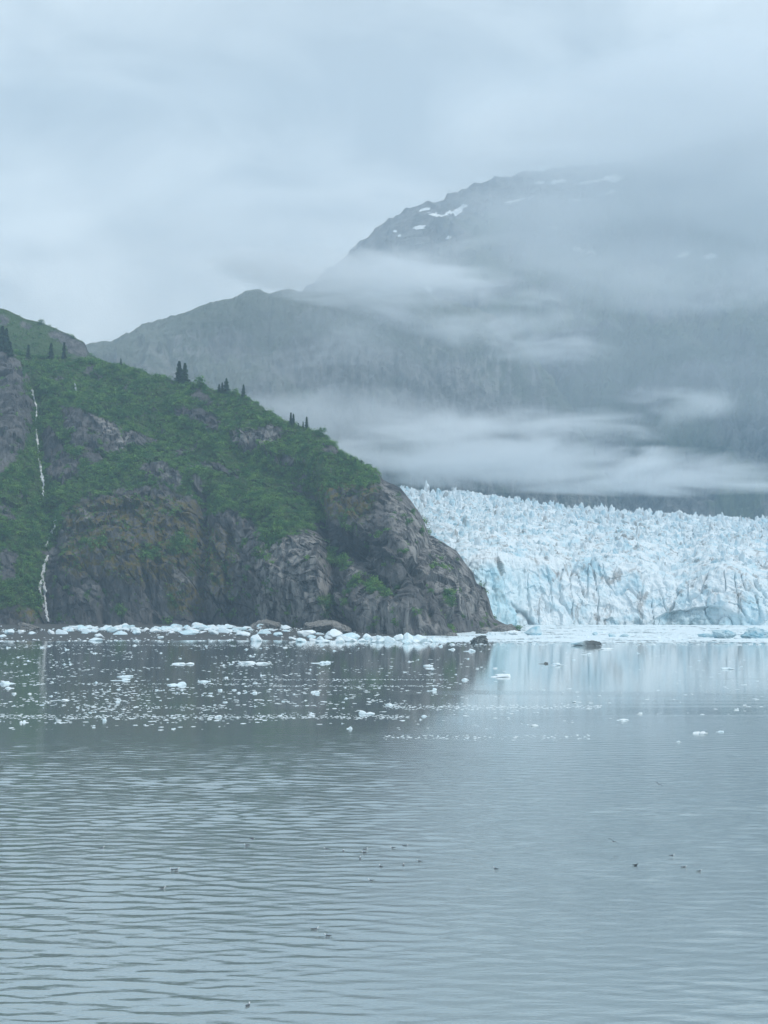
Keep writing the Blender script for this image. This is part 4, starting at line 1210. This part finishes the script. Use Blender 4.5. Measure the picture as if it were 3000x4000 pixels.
for px, py, up, kd, rz, lab in GULLS:
    P = on_level(px, py, up)
    o = obj('gull' if kd != 'd' else 'cormorant', {'s': G_SIT, 'f': G_FLY, 'd': G_DARK}[kd])
    o.location = (P[0], P[1], P[2] - (.03 if up == 0 else 0)); o.scale = (1.6,) * 3
    o.rotation_euler = (0.5 if kd == 'f' and rz > 1 else 0, 0, rz)
    tag(o, lab, 'bird', 'sea birds on the water')

# ------------------------------------------------------------------ mist banks and haze
def mist(name, label, px, py, d, hw, hd, hh, dens, scale, lo=.42, hi=.70, tilt=0., stretch=(.75, 1, 2.6), seed=0., col=(.97, .985, 1.0), power=1.0, rate=.55, rag=.22):
    """an ellipsoid of vapour: hw half width px, hh half height px, hd half depth m"""
    V, Fc = ICO[3]
    me_ = mesh_from(name, V * 1.02, None, Fc)
    o = obj(name, me_)
    o.location = at(px, py, d); o.scale = (hw / F * d, hd, hh / F * d); o.rotation_euler = (0, tilt, 0)
    m = M(name); m.n.remove(m.b)
    out = m.n.get('Material Output')
    tc = m.new('ShaderNodeTexCoord').outputs['Object']
    r = m.new('ShaderNodeVectorMath', operation='LENGTH'); m.put(r.inputs[0], tc)
    fall = m.math('POWER', m.math('MAXIMUM', m.math('SUBTRACT', 1.0, m.math('MULTIPLY', r.outputs['Value'], r.outputs['Value'])), 0.0), power)
    nz = m.noise(m.mapping(m.pos(), scale=stretch, rot=(0, -tilt, 0), loc=(seed * 313, seed * 177, seed * 91)), 1 / scale, 6, .60, .9)
    nz = m.math('SUBTRACT', nz, m.math('MULTIPLY', m.math('SUBTRACT', 1.0, fall), rag))      # edges torn, not faded
    dn = m.math('MULTIPLY', m.math('MULTIPLY', m.step(nz, lo, hi), m.math('MINIMUM', m.math('MULTIPLY', fall, 4.0), 1.0)), dens)
    pv = m.new('ShaderNodeVolumePrincipled'); pv.inputs['Color'].default_value = (*col, 1)
    pv.inputs['Anisotropy'].default_value = 0.0
    m.l.new(dn, pv.inputs['Density']); m.l.new(pv.outputs[0], out.inputs['Volume'])
    m.mat.cycles.volume_step_rate = rate
    me_.materials.append(m.mat)
    return tag(o, label, kind='stuff')
mist('mist_bank', 'broad pale mist bank in front of the dark mountain', 1600, 1690, 2820, 1100, 100, 190, .0095, 260, .24, .60, math.radians(6), seed=1, rag=.26)
mist('mist_bank', 'bright mist streak rising to the right above the glacier', 1900, 1700, 2740, 1100, 70, 150, .020, 200, .28, .58, math.radians(-7), seed=2)
mist('mist_bank', 'long low mist streak just above the ice skyline', 2250, 1830, 2760, 1600, 70, 110, .022, 230, .25, .58, math.radians(2), seed=3)
mist('mist_bank', 'cloud wisp trailing down the flank right of the middle crest', 1800, 1190, 2900, 680, 80, 190, .014, 170, .30, .62, math.radians(16), seed=4)
mist('mist_bank', 'thin mist curl before the face of the middle mountain', 1300, 1340, 2720, 420, 60, 180, .0045, 120, .34, .62, math.radians(-25), seed=8)
mist('cloud_bank', 'cloud lying on the saddle left of the high peak', 1400, 1090, 3250, 620, 130, 130, .018, 220, .22, .58, math.radians(7), seed=5)
mist('cloud_bank', 'bright cloud veil hiding the right upper flank', 3080, 600, 3650, 1500, 320, 540, .0080, 460, .05, .66, math.radians(-6), seed=6, rag=.2)
mist('cloud_bank', 'streak of cloud across the waist of the far mountain', 2500, 1075, 3500, 1200, 130, 170, .0075, 300, .24, .64, math.radians(3), seed=7)
mist('cloud_bank', 'grey veil hanging in the valley before the far mountain', 1900, 1250, 2980, 2600, 120, 560, .0020, 420, .0, .7, 0, seed=9, rag=.05)
haze_me = mesh_from('haze', [(x, y, z) for z in (-9, 2150) for y in (-6000, 6000) for x in (-6000, 6000)], [(0, 2, 3, 1), (4, 5, 7, 6), (0, 1, 5, 4), (2, 6, 7, 3), (0, 4, 6, 2), (1, 3, 7, 5)])
m = M('haze'); m.n.remove(m.b)
pv = m.new('ShaderNodeVolumePrincipled'); pv.inputs['Color'].default_value = (.60, .82, 1, 1); pv.inputs['Density'].default_value = 1.12e-4
m.l.new(pv.outputs[0], m.n.get('Material Output').inputs['Volume'])
tag(obj('haze', haze_me, m.mat), 'thin blue grey haze filling the fjord', kind='stuff')
